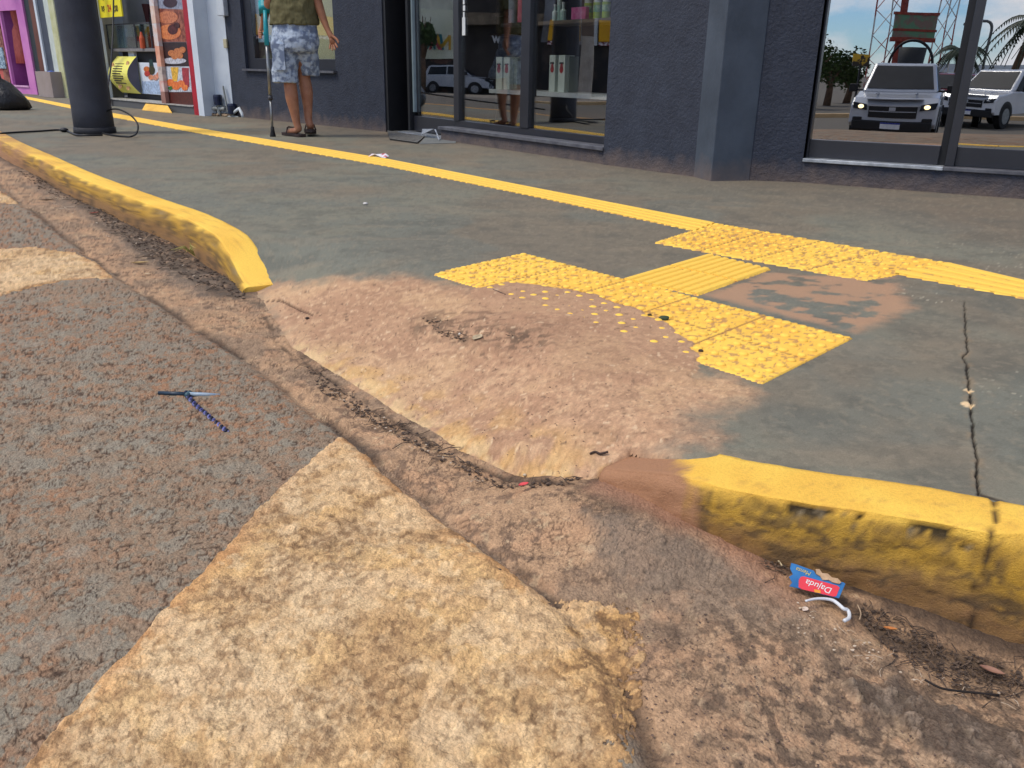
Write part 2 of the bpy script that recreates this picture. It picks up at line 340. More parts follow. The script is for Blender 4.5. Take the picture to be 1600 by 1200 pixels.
# scum and litter piled in the channel at the kerb foot
wet=sst(.10,.0,dk+.09*(n2-.5)+.03*(n3-.5))*(1-asp)
silt=fbm(gx,gy,5,4,55)
ledge=sst(.05,-.03,dasp)*sst(-.0,.03,dk)
zr2=zr+relief+.008*sst(-.02,.03,dasp)*asp+ .006*(silt-.5)*(1-asp)*near
gul=sst(.024,.0,np.abs(dasp+.012*(n2-.5)+.008)); zr2-=gul*.006*near*(n1>.1)
crev=sst(.012,.003,pdist(gx,gy,[(a-.012,b-.012) for a,b in GUT[1:]])+.03*(n2-.5)+.012*(n3-.5)); zr2-=crev*.003
# colour
x1,x2,xi=worley(gx+.012*(n3-.5)+.004*(n4-.5),gy+.012*(n2-.5),120,13)
tone=.55*wi+.45*xi
m0=fbm(gx,gy,9,4,28); rb_=sst(.38,.60,fbm(gx,gy,3,3,29)+.5*(m0-.5))
c=np.tile(np.array(srgb(166,126,100)),(gx.size,1)); c=mixc(c,srgb(150,126,108),sst(.40,.62,fbm(gx,gy,30,4,30,.6))); c=mixc(c,srgb(158,138,120),(1-rb_)*.55)
sm=sst(.05,.22,w2-w1)*sst(.30+.25*rb_.mean(),.42,wi+.25*(1-rb_)-.1*rb_); c=mixc(c,srgb(152,141,128),sm*.9)
c=mixc(c,srgb(134,126,117),sm*sst(.55,.75,xi)*.6); c=mixc(c,srgb(170,158,142),sm*sst(.86,.96,wi)*.6)
ss_=sst(.08,.26,x2-x1)*sst(.62,.72,xi)*(1-sm); c=mixc(c,srgb(150,138,124),ss_*.75)
bst=sst(.06,.16,v2-v1)*sst(.83,.88,vi); c=mixc(c,srgb(152,144,133),bst*.8); c=mixc(c,srgb(150,141,130),big*.7)
crv=sst(.15,.02,w2-w1)*sst(.47,.57,fbm(gx*.8,gy*1.3,36,4,25,.6)); crv=np.maximum(crv,sst(.16,.02,x2-x1)*sst(.54,.63,fbm(gx,gy,50,4,26,.6)))  # crevice shade between stones, put into the colour because relief shading is mild
c=mixc(c,srgb(74,54,44),crv*.9*near)
c=c*(np.array([.97,.955,.93])*1.0)
c=c*(.96+.26*(fbm(gx,gy,320,3,27,.7)-.5))[:,None]
# gutter dirt
gd=np.tile(np.array(srgb(182,147,118)),(gx.size,1))
gd=mixc(gd,srgb(154,128,107),sst(.42,.62,fbm(gx,gy,7,4,30)))
gd=mixc(gd,srgb(186,146,116),.7*sst(.55,.7,fbm(gx,gy,16,4,31)))
gd=mixc(gd,srgb(108,88,76),.7*sst(.53,.66,fbm(gx,gy,50,5,32,.65)+.2*(fbm(gx,gy,7,3,39)-.5)))
gd=mixc(gd,srgb(196,168,138),.6*sst(.70,.76,fbm(gx,gy,55,3,33)))
gd=gd*(.84+.22*wi+.14*xi)[:,None]; gd=mixc(gd,srgb(88,68,56),crv*.75*near*sst(.35,.6,fbm(gx,gy,8,3,49))); gd=gd*(1.0+.30*(fbm(gx,gy,260,3,50,.7)-.5)*near)[:,None]
c=c*asp[:,None]+gd*(1-asp)[:,None]
gy_=sst(.12,.02,pdist(gx,gy,rd([(60,290),(160,345),(250,400),(330,455)]))+.08*(n2-.5))
c=mixc(c,srgb(116,106,98),gy_*.55*(1-asp))
c=mixc(c,srgb(58,46,40),.85*sst(.035,.0,dkk+.05*(n2-.5)-.008)*(1-asp))
c=mixc(c,srgb(88,72,62),.75*sst(.11,.02,dkk+.12*(n2-.5))*(1-asp)*sst(.4,.55,fbm(gx,gy,12,4,35))); gk=pdist(gx,gy,GUT[2:]); c=mixc(c,srgb(92,74,62),.8*sst(.05,.01,gk+.06*(n2-.5)+.02*(n3-.5))*(1-asp)*sst(.50,.60,fbm(gx,gy,6,3,38)))
blk=sst(.0,.03,sdp(gx,gy,rd([(1230,885),(1330,935),(1430,990),(1600,1040),(1600,1100),(1500,1060),(1400,1030),(1340,990),(1290,950)]))+.03*(n3-.5)); c=mixc(c,srgb(52,41,34),blk*.85)
c=mixc(c,srgb(64,50,43),.7*gul*sst(.35,.55,n2)*near); c=mixc(c,srgb(72,58,50),crev*.7*sst(.35,.55,n2))
c=mixc(c,srgb(132,116,104),patch*.75); c=mixc(c,srgb(56,48,44),patch*.7*sst(.06,.0,w2-w1))
c=mixc(c,srgb(126,112,102),lump*.8); c=mixc(c,srgb(74,60,52),lump*.6*(1-clod)*sst(.3,.5,n3))
c=mixc(c,srgb(190,142,116),.6*sst(.05,-.0,pdist(gx,gy,rd([(960,760),(1060,800),(1130,840),(1230,930)]))+.04*(n2-.5)-.012)*(1-asp))
# bottom right corner: brown silted asphalt without the stripe
br=inside(gx,gy,[(.12,-5),(.12,1.6),(6,1.6),(6,-5)]); brm=br*sst(.0,.25,dk)*sst(.05,.2,gx-.1)
c=mixc(c,srgb(160,134,112),brm*.6*(1-lump)); c=mixc(c,srgb(84,66,55),crv*.7*near*brm); c=c*(1.0+(.28*(wi-.5)+.2*(xi-.5))*brm)[:,None]; c=mixc(c,srgb(190,150,120),brm*.6*sst(.50,.64,fbm(gx,gy,30,5,36,.65)+.15*(n1-.5))*(1-lump))
c=mixc(c,srgb(84,70,62),brm*.7*sst(.52,.62,fbm(gx,gy,70,3,37))*(1-lump)*near)
# small flat whitish scabs
for (px,py,rx_,ry_) in [(50,543,.045,.012),(155,547,.03,.01),(120,870,.02,.012),(65,1010,.03,.015),(130,660,.03,.012),(30,650,.03,.01)]:
    x0,y0,_z=gz(px,py,ZR); dd=np.sqrt(((gx-x0)/rx_)**2+((gy-y0)/(ry_*1.8))**2)+.6*(n3-.5); c=mixc(c,srgb(160,146,132),.55*sst(1.1,.7,dd))
lg=sst(-.015,.03,sdp(gx,gy,rd([(125,283),(187,320),(300,395),(385,445),(410,480),(330,466),(250,424),(180,374),(105,312)]))+.09*(n2-.5)+.03*(n3-.5))*(1-asp); c=mixc(c,srgb(92,80,71),lg*.85*sst(.36,.56,fbm(gx,gy,34,5,43,.65)))
far=sst(5,14,gr); c=mixc(c,srgb(104,98,92),far)
inS=sdp(gx,gy,SPOLY)
ROADMAT=groundmat('road_surface',190,.55,.0030,pits=240,rough=.92)
keepR=(inS<.35)
zroad=np.where(inS>.12,zr2-.25*sst(.10,.2,inS),zr2)
road=gridmesh('road',GX,GY,zroad.reshape(sh),c.reshape(sh+(3,)),keepR.reshape(sh),ROADMAT); tag(road,'worn brown grey asphalt road with silted gutter','road',kind='structure')
# ---- crosswalk stripes -------------------------------------------------------
def stripe(pl,label,holes,sd):
    d=sdp(gx,gy,pl); k=d>-.05; wob=.010*(n3-.5)*near+.012*(n2-.5)*near; d=d+wob
    wear=fbm(gx,gy,16,5,sd); wear2=fbm(gx,gy,60,3,sd+1)
    gone=sst(.70,.74,wear+.12*(wear2-.5))*.0
    for hp in holes: gone=np.maximum(gone,sst(-.03,.04,sdp(gx,gy,rd(hp))+.07*(n2-.5)))
    zz=zr2+.0018+.0008*(wi-.5)-.03*sst(.004,-.004,d)
    cc=np.tile(np.array(srgb(226,190,144)),(gx.size,1))
    cc=mixc(cc,srgb(226,200,164),.8*sst(.42,.6,fbm(gx,gy,8,4,sd+2)))
    cc=mixc(cc,srgb(230,190,130),.55*sst(.46,.64,fbm(gx,gy,13,5,sd+3)))
    cc=mixc(cc,srgb(194,158,116),.6*sst(.50,.62,fbm(gx,gy,60,4,sd+4,.65)))
    big_=fbm(gx,gy,7,3,sd+9)
    cc=mixc(cc,srgb(150,120,90),.5*sst(.55,.68,fbm(gx,gy,52,5,sd+5,.65)+.22*(big_-.5)))
    cc=mixc(cc,srgb(176,142,104),.45*sst(.52,.70,fbm(gx,gy,26,5,sd+7,.7)))
    cc=mixc(cc,srgb(206,148,98),.55*sst(.05,.0,d+.03*(n2-.5)))
    cc=mixc(cc,srgb(232,204,164),.6*sst(.58,.66,fbm(gx,gy,44,4,sd+6)))
    cc=mixc(cc,srgb(226,178,112),gone*.6); cc=mixc(cc,srgb(120,90,64),gone*.85*sst(.52,.60,fbm(gx,gy,75,4,sd+14,.65)+.2*(n2-.5))); van=gone*sst(.50,.56,fbm(gx,gy,70,4,sd+15,.65)+.36*(.05-d)/.05-.30); zz=zz-.012*van
    sc_=sst(.54,.60,fbm(gx,gy,11,4,sd+16)+.12*(n3-.5)); cc=mixc(cc,srgb(228,198,160),sc_*.5); rg=sst(.50,.62,fbm(gx,gy,6,4,sd+17)+.10*(n3-.5))*(1-sc_); cc=mixc(cc,srgb(158,124,90),rg*.45*sst(.20,.03,w2-w1)*sst(.4,.6,n3)); cc=mixc(cc,srgb(176,142,104),rg*.35); cc=mixc(cc,srgb(134,104,76),(.25+.75*rg)*.65*sst(.55,.64,fbm(gx,gy,95,4,sd+18,.6)))
    cc=mixc(cc,srgb(120,92,68),.45*sst(.62,.70,fbm(gx,gy,90,3,sd+11,.6)))
    cc*= (.93+.14*wi)[:,None]; cc=cc*(.91+.26*(fbm(gx,gy,300,3,sd+12,.7)-.5))[:,None]*np.array([1.03,.99,.98])
    kk=(d>-.006)
    o=gridmesh('crosswalk_stripe',GX,GY,zz.reshape(sh),cc.reshape(sh+(3,)),kk.reshape(sh),STRMAT); tag(o,label,'road marking','painted crosswalk stripes'); return o
STRMAT=groundmat('worn_road_paint',200,.48,.0022,pits=280,rough=.92)
S1=rd([(535,684),(585,722),(640,772),(690,812),(745,850),(800,890),(850,928),(905,935),(960,938),(1000,955),(1014,1000),(1008,1060),(1000,1120),(985,1300)])+[g(-40,1300,-.12),g(60,1200,-.115)]+rd([(230,990),(430,775)])
stripe(S1,'large worn cream crosswalk stripe in the foreground, reaching a point at the gutter',[[(880,935),(1010,930),(1020,1200),(960,1200),(850,1020)]],300)
S2=[(-6.0,5.1),(-5.1,4.2)]; 
S2=[g(-260,415,-.1),g(-230,520,-.1)]+rd([(0,468),(60,452),(120,441),(182,440),(158,415),(120,398),(60,389),(0,392)])
stripe(S2,'smaller cream crosswalk stripe at the left edge beside the gutter',[],340)
S3=[g(-300,335,-.1),g(-300,300,-.1)]+rd([(0,299),(20,310),(34,321),(10,322),(0,320)])
stripe(S3,'farthest crosswalk stripe, only its cream tip showing at the left edge',[],380)
# ---- sidewalk -----------------------------------------------------------------
def blob(pl,feather,na=.05,zf=top): return sst(-feather,feather,sdp(gx,gy,zf(pl))+na*(n2-.5)+na*.6*(n3-.5))
zs=ZS(gx,gy)
dirt=blob([(392,452),(425,446),(500,438),(560,436),(640,436),(700,448),(770,458),(860,470),(930,500),(1000,545),(1080,575),(1150,590),(1165,612),(1125,640),(1075,690),(1000,735),(925,760),(820,790),(600,700),(440,560)],.07,.13)
dirtT=blob([(738,456),(790,442),(850,446),(930,464),(1000,486),(1045,508),(1085,535),(1100,570),(1080,600),(900,600),(700,520)],.012,.05)   # silt lying over the tiles
pile=blob([(640,500),(700,478),(800,490),(870,520),(860,550),(740,545),(660,520)],.03,.06)
side=blob([(1100,462),(1180,432),(1210,424),(1250,430),(1350,432),(1395,430),(1405,460),(1425,482),(1390,500),(1335,520),(1230,495),(1160,478)],.03,.05)
thick=.0062*dirtT*(.75+.5*fbm(gx,gy,30,4,60))+.007*pile*n2*(.5+n3)+.0018*dirt+.002*side*sst(.45,.6,n2)
rough_=dirt*near*(.004*(n3-.5)+.0016*(n4-.5)+.003*(n2-.5))
zz=zs+thick+rough_+.0006*(n3-.5)
crack=[]
cp=top([(1506,470),(1509,520),(1512,549),(1505,556),(1511,572),(1516,620),(1520,660),(1523,690),(1527,730),(1530,772)])
cp=np.array(cp); ck=pdist(gx+.010*(fbm(gx,gy,40,3,44)-.5),gy,cp)+.003*(n4-.5)
cw=sst(.0032,.0010,ck)*sst(2.45,2.2,gy+0*gx); 
nd=sdp(gx,gy,SPOLY)
s=np.tile(np.array(srgb(122,120,109)),(gx.size,1))
s=mixc(s,srgb(120,111,99),sst(.4,.6,fbm(gx,gy,1.3,4,70)+.10*(gy-4)/6))
s=mixc(s,srgb(110,112,106),.6*sst(.5,.65,fbm(gx,gy,2.7,4,71)))
wallside=sst(.0,1.2,(gx*.80+gy*.60)-2.95); s=mixc(s,srgb(109,98,88),wallside*.8)
s=mixc(s,srgb(84,84,80),.35*sst(.5,.7,fbm(gx,gy,9,4,72)))
st=fbm(gx*.5+gy*.2,gy*2.2,5,5,73); s=mixc(s,srgb(146,130,112),.22*sst(.60,.72,st)); s=mixc(s,srgb(88,86,80),.30*sst(.52,.64,fbm(gx,gy,40,5,77,.65))*near); s=s*(1.0+.20*(fbm(gx,gy,150,3,78,.7)-.5)*sst(3.2,1.2,gr))[:,None]
s=mixc(s,srgb(140,130,115),.40*sst(.58,.75,fbm(gx,gy,70,3,74)+.15*(n2-.5))*near)
s=mixc(s,srgb(196,186,168),.7*sst(.85,.9,vn(gx*150,gy*150,75))*sst(.58,.68,fbm(gx,gy,5,3,76))*sst(.9,1.1,gx)*sst(4.5,2,gr))
dc=np.tile(np.array(srgb(184,146,118)),(gx.size,1))
dc=mixc(dc,srgb(172,134,108),sst(.4,.62,fbm(gx,gy,6,4,80)))
dc=mixc(dc,srgb(196,160,126),.7*sst(.45,.65,fbm(gx,gy,5,5,81,.6)))
dc=mixc(dc,srgb(150,116,94),.55*sst(.52,.64,fbm(gx,gy,48,5,82,.65)+.15*(n2-.5)))
dc=mixc(dc,srgb(208,172,140),.5*sst(.54,.66,fbm(gx,gy,75,4,88,.6)))
dc=mixc(dc,srgb(206,162,96),.5*sst(.16,.04,pdist(gx,gy,GUT[3:-1])+.14*(n2-.5))*sst(.42,.62,fbm(gx,gy,18,4,83)))
dc=mixc(dc,srgb(216,186,142),.7*sst(.07,.0,pdist(gx,gy,GUT[2:])+.05*(n2-.5))*sst(.45,.6,fbm(gx,gy,40,3,84)))
dc=mixc(dc,srgb(166,128,104),.35*dirtT); core=sst(.10,.0,pdist(gx,gy,top([(665,512),(700,520),(745,532),(790,532),(825,535)]))+.10*(n2-.5)+.03*(n3-.5)); dc=mixc(dc,srgb(84,68,56),.8*core*sst(.42,.58,fbm(gx,gy,60,4,85,.65))); dc=mixc(dc,srgb(112,88,72),.6*pile*sst(.5,.62,fbm(gx*.7,gy*1.6,34,4,89)))
dc=dc*(1.0+.30*(fbm(gx,gy,110,3,79,.7)-.5)*sst(3.2,1.2,gr))[:,None]
dc=dc*(1.0+.34*(vn(gx*230,gy*230,46)-.5)*sst(2.6,1.3,gr))[:,None]; dc=mixc(dc,srgb(104,82,68),.7*sst(.90,.94,vn(gx*120,gy*120,47))*near); dc=mixc(dc,srgb(226,198,168),.6*sst(.91,.95,vn(gx*110,gy*110,48))*near)
dm=np.maximum(np.clip(dirt*sst(.10,.34,dirt*.6+.35*fbm(gx,gy,10,4,86)),0,1),sst(.0,.3,dirtT))
s=s*(1-dm)[:,None]+dc*dm[:,None]
s=mixc(s,srgb(176,138,112),side*.85*sst(.40,.52,fbm(gx*1.0,gy*1.6,11,5,87)+.28*sst(.06,.0,pdist(gx,gy,top([(1160,450),(1120,462),(1240,498),(1335,522),(1400,490),(1380,450),(1250,428)])))))
s=mixc(s,srgb(64,52,46),sst(.025,.0,pdist(gx,gy,GUT[1:])+.05*(n2-.5)+.014)*.8*sst(.35,.55,n2)*dirt)
s=mixc(s,srgb(50,38,30),sst(.007,.002,pdist(gx,gy,top([(1530,773),(1562,783),(1600,799),(1640,815)]))+.006*(n3-.5))*.9); s=mixc(s,srgb(34,28,24),cw); s=mixc(s,srgb(140,120,98),.5*sst(.016,.006,ck)*(1-cw)*sst(.5,.62,n3)*sst(2.4,1.9,gy))
for (px,py,r_) in [(1513,610,.009),(1512,632,.014)]:
    x0,y0,_z=gz(px,py,ZS); s=mixc(s,srgb(226,196,158),sst(1.1,.8,np.hypot(gx-x0,gy-y0)/r_+.5*(n4-.5)))
# hairline crack on the ramp
rc=np.array(top([(408,468),(440,470),(470,485),(488,492)])); rck=pdist(gx,gy,rc)+.006*(n3-.5); s=mixc(s,srgb(84,60,48),sst(.006,.002,rck)*.9)
zz=zz-cw*.006-.004*sst(.006,.002,rck)
# painted concrete joint along the wall and transverse joints
ge=sst(.05,.0,pdist(gx,gy,GUT)); zz=zz*(1-ge)+(zr2+.0025)*ge
zz=zz-.02*sst(.0,-.012,nd)-.004*sst(.03,.0,nd)*dirt
SIDEMAT=groundmat('pavement_concrete',240,.65,.0012,rough=.85)
sidewalk=gridmesh('sidewalk',GX,GY,zz.reshape(sh),s.reshape(sh+(3,)),((nd>-.004)).reshape(sh),SIDEMAT); tag(sidewalk,'dark grey painted concrete sidewalk with red dirt on its ramp','sidewalk',kind='structure')
zsurf=zz
# ---- kerbs ----------------------------------------------------------------------
KERBMAT=groundmat('kerb_paint',210,.42,.0026,rough=.85)
def kerb(P,name,label,seed,s0=0,s1=None,bulge=0.,fadein=None,fadeout=None,chip=None,crack=False,flare=.022):
    P=P[s0:s1]; _,n=offs(P,0.); nn=len(P)
    bulge=np.asarray(bulge(P[:,0]) if callable(bulge) else bulge+0*P[:,0])
    zt=ZS(P[:,0],P[:,1])+.005; zb=ZR(P[:,0],P[:,1])-.03
    hgt=np.maximum(zt-zb,.02)
    NP=40; t=np.linspace(0,1,NP)
    # profile: back lip, top, rounded nose, face
    o=np.zeros((nn,NP)); z=np.zeros((nn,NP)); fr=np.zeros((nn,NP))
    nb=14
    for j in range(NP):
        if j<nb:
            q=j/(nb-1); o[:,j]=W*(1-q)+(.007+bulge)*q; z[:,j]=zt-(.02 if j==0 else 0)+.002*math.sin(q*3)
        else:
            q=(j-nb)/(NP-1-nb); a=min(1,q/.2); ro=.007+bulge
            o[:,j]=ro*(1-math.sin(a*math.pi/2)) - flare*q; z[:,j]=zt-hgt*(q**1.05)*1.0-(0 if q>.2 else 0)
            z[:,j]=zt-np.minimum(ro*(1-math.cos(a*math.pi/2)),hgt)-(hgt-ro)*q
            fr[:,j]=q
    X=P[:,0][:,None]+n[:,0][:,None]*o; Y=P[:,1][:,None]+n[:,1][:,None]*o
    xf,yf=X.ravel(),Y.ravel(); zf=z.ravel(); ff=fr.ravel()
    S_=np.r_[0,np.cumsum(np.linalg.norm(np.diff(P,axis=0),axis=1))]
    V_=np.cumsum(np.c_[np.zeros(nn),np.hypot(np.diff(o,axis=1),np.diff(z,axis=1))],axis=1)
    us=np.repeat(S_,NP)+seed*3.7; vs_=V_.ravel()
    a1=fbm(us,vs_,7,4,seed); a2=fbm(us,vs_,30,4,seed+1); a3=fbm(us,vs_,85,4,seed+2,.6)
    nx=np.repeat(n[:,0],NP); ny=np.repeat(n[:,1],NP)
    amp=.003+.006*(ff>0); dsp=-(a1-.5)*.012*np.minimum(1,ff*4+.15)-(a2-.5)*.008*(ff>0)-(a3-.5)*.004*(ff>0)
    xf=xf+nx*dsp; yf=yf+ny*dsp; zf=zf+(a2-.5)*.0035*(ff<.2)-.0*(ff)
    edge=sst(.0,.02,ff)*sst(.17,.07,ff+.06*(a2-.5)); 
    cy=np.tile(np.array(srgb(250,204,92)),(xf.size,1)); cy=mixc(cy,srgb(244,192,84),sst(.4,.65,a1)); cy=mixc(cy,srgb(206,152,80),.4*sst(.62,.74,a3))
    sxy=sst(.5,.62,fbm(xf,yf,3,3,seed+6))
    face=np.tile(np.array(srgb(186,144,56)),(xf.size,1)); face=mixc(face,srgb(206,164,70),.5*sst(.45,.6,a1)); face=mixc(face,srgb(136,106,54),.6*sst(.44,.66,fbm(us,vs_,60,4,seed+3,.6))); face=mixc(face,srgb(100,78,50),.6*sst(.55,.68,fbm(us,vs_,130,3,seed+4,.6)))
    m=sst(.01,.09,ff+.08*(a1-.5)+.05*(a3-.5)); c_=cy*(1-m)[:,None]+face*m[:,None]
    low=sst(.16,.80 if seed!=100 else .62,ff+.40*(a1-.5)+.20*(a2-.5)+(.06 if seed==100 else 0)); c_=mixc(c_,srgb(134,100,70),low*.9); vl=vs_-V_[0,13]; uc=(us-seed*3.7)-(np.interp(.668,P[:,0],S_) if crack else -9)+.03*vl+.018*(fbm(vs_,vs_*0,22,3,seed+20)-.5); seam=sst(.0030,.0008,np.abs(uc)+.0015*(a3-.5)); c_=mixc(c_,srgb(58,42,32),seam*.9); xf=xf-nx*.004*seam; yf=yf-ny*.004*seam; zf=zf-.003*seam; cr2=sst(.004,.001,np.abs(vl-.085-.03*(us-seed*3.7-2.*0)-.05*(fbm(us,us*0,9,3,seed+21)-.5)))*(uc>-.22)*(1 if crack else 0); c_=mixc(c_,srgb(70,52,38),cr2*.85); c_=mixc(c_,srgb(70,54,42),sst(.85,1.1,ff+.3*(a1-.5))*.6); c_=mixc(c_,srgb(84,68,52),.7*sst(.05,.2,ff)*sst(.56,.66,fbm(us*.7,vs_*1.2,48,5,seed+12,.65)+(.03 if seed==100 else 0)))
    if chip is not None:
        cm_=chip(xf,yf)*edge*sst(.42,.47,fbm(us,vs_*.6,34,4,seed+8)+.25*(a3-.5)); c_=mixc(c_,srgb(56,50,42),cm_*.95); c_=mixc(c_,srgb(150,134,110),cm_*.7*sst(.60,.68,a3))
        xf=xf+nx*.009*cm_; yf=yf+ny*.009*cm_; zf=zf-.005*cm_
    if fadein is not None: c_=mixc(c_,srgb(168,124,96),fadein(xf,yf,a1,ff))
    sh_=(nn,NP)
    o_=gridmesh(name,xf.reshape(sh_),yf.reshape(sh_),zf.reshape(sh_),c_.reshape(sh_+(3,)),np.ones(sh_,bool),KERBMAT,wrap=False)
    # end caps
    bm=bmesh.new(); bm.from_mesh(o_.data); bm.verts.ensure_lookup_table()
    for r_ in (0,nn-1): bm.faces.new([bm.verts[r_*NP+j] for j in range(NP)]).smooth=False
    bmesh.ops.recalc_face_normals(bm,faces=bm.faces)
    up_=sum(f.normal.z for f in bm.faces if abs(f.normal.z)>.8)
    if up_<0: bmesh.ops.reverse_faces(bm,faces=bm.faces)
    bm.to_mesh(o_.data); bm.free()
    return tag(o_,label,'kerb',kind='structure')
def fadeL(x,y,a,ff):
    far_=sst(5.8,8.5,np.hypot(x,y)+2.5*(a-.5)); return np.clip(.75*far_*sst(.2,.6,a+.2)+sst(2.52,2.38,y+.12*(a-.5)+.25*(x+.8)),0,1)
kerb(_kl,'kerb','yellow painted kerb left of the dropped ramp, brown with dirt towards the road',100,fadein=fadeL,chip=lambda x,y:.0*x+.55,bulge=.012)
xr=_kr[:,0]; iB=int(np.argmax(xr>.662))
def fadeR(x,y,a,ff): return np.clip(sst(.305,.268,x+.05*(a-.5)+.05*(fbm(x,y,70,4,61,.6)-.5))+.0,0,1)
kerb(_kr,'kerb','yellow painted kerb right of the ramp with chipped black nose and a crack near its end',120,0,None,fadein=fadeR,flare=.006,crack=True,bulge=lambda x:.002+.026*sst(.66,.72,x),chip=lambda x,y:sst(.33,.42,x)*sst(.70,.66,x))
# ---- tactile paving ----------------------------------------------------------------
YEL=srgb(252,204,90)
def yelmat():
    m=groundmat('tactile_yellow',200,.22,.0008,rough=.75); return m
TM=yelmat()
def plate(pl,extra=None):
    d=sdp(gx,gy,pl); zz_=zs+.0032-.02*sst(.0,-.004,d)
    cc=np.tile(np.array(YEL),(gx.size,1)); cc=mixc(cc,srgb(246,190,80),sst(.4,.6,n1)); 
    cc=mixc(cc,srgb(226,174,82),.5*sst(.50,.64,fbm(gx,gy,70,4,90,.6))); cc=mixc(cc,srgb(176,128,92),.8*sst(.60,.66,fbm(gx,gy,75,4,91,.6)+.16*(fbm(gx,gy,4,3,92)-.5)))
    cc=mixc(cc,srgb(168,120,88),.75*dirtT)
    return d,zz_,cc
q1,q2,q3,q4=[np.array(p) for p in top([(676,430),(818,396),(1190,601),(1333,529)])]
up1,up2=[np.array(p) for p in top([(1020,380),(1392,428)])]
def tiles(name,pl,label,dome_uv=None,seams=[]):
    d,zz_,cc=plate(pl)
    for (a,b) in seams:
        sd_=pdist(gx,gy,[tuple(a),tuple(b)]); mm=sst(.0045,.0015,sd_); cc=mixc(cc,srgb(150,106,66),mm*.9); zz_=zz_-.0015*mm
    return gridmesh(name,GX,GY,zz_.reshape(sh),cc.reshape(sh+(3,)),(d>-.003).reshape(sh),TM), d
warn=empty('warning_tactile_strip',(float(q1[0]+q4[0])/2,float(q1[1]+q4[1])/2,0),'band of yellow warning tiles with raised domes along the top of the ramp, half silted','tactile paving')
lo_pl=[tuple(q1),tuple(q2),tuple(q4),tuple(q3)]
_dv=(q2-q1); _du=((q3-q1)+(q4-q2))/2
seams=[(q1+_dv*.5,q3+_dv*.5)]+[(q1+(q3-q1)*k/5,q2+(q4-q2)*k/5) for k in range(1,5)]
o,_=tiles('tile_plate',lo_pl,None,seams=seams); o.parent=warn; o.matrix_parent_inverse=Matrix.Translation(warn.location).inverted()
SILT=top([(738,456),(790,442),(850,446),(930,464),(1000,486),(1045,508),(1085,535),(1100,570),(1080,600),(900,600),(700,520)])
def domes(quad,nu,nv,r,h,name,parent,skip=None):
    a,b,c_,d_=quad; vs=[];fs=[];cols=[]
    prof=[(1.0,-.004),(.98,.0),(.82,h*.62),(.5,h*.93),(0.001,h)]; N=12
    for i in range(nu):
        for j in range(nv):
            u=(i+.5)/nu; v=(j+.5)/nv; p=(a*(1-v)+b*v)*(1-u)+(d_*(1-v)+c_*v)*u
            if skip and skip(p): continue
            bur=float(sst(-.02,.05,sdp(np.array([p[0]]),np.array([p[1]]),SILT))[0]) if skip is None else 0.; z0=ZS1(p[0],p[1])+.0032-bur*random.choice((0,0,.0008,.0016,.0024,.0035)); base=len(vs); rr=r*random.uniform(.85,1.12); dirtc=random.random()
            if random.random()<.04: continue
            for k,(rf,hh) in enumerate(prof):
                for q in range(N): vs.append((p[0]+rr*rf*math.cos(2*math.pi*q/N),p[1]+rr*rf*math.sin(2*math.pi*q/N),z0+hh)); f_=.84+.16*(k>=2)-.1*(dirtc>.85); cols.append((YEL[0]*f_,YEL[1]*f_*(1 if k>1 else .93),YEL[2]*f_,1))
            for k in range(len(prof)-1):
                for q in range(N): fs.append((base+k*N+q,base+k*N+(q+1)%N,base+(k+1)*N+(q+1)%N,base+(k+1)*N+q))
    me=bpy.data.meshes.new(name); me.from_pydata(vs,[],fs); me.polygons.foreach_set('use_smooth',[True]*len(fs))
    at=me.color_attributes.new('Col','FLOAT_COLOR','POINT'); at.data.foreach_set('color',np.array(cols,np.float32).ravel())
    me.materials.append(TM); o=bpy.data.objects.new(name,me); COL.objects.link(o); o.parent=parent; o.matrix_parent_inverse=Matrix.Translation(parent.location).inverted(); o['kind']='stuff'; return o
domes([q1,q2,q4,q3],25,9,.0118,.0056,'raised_domes',warn)
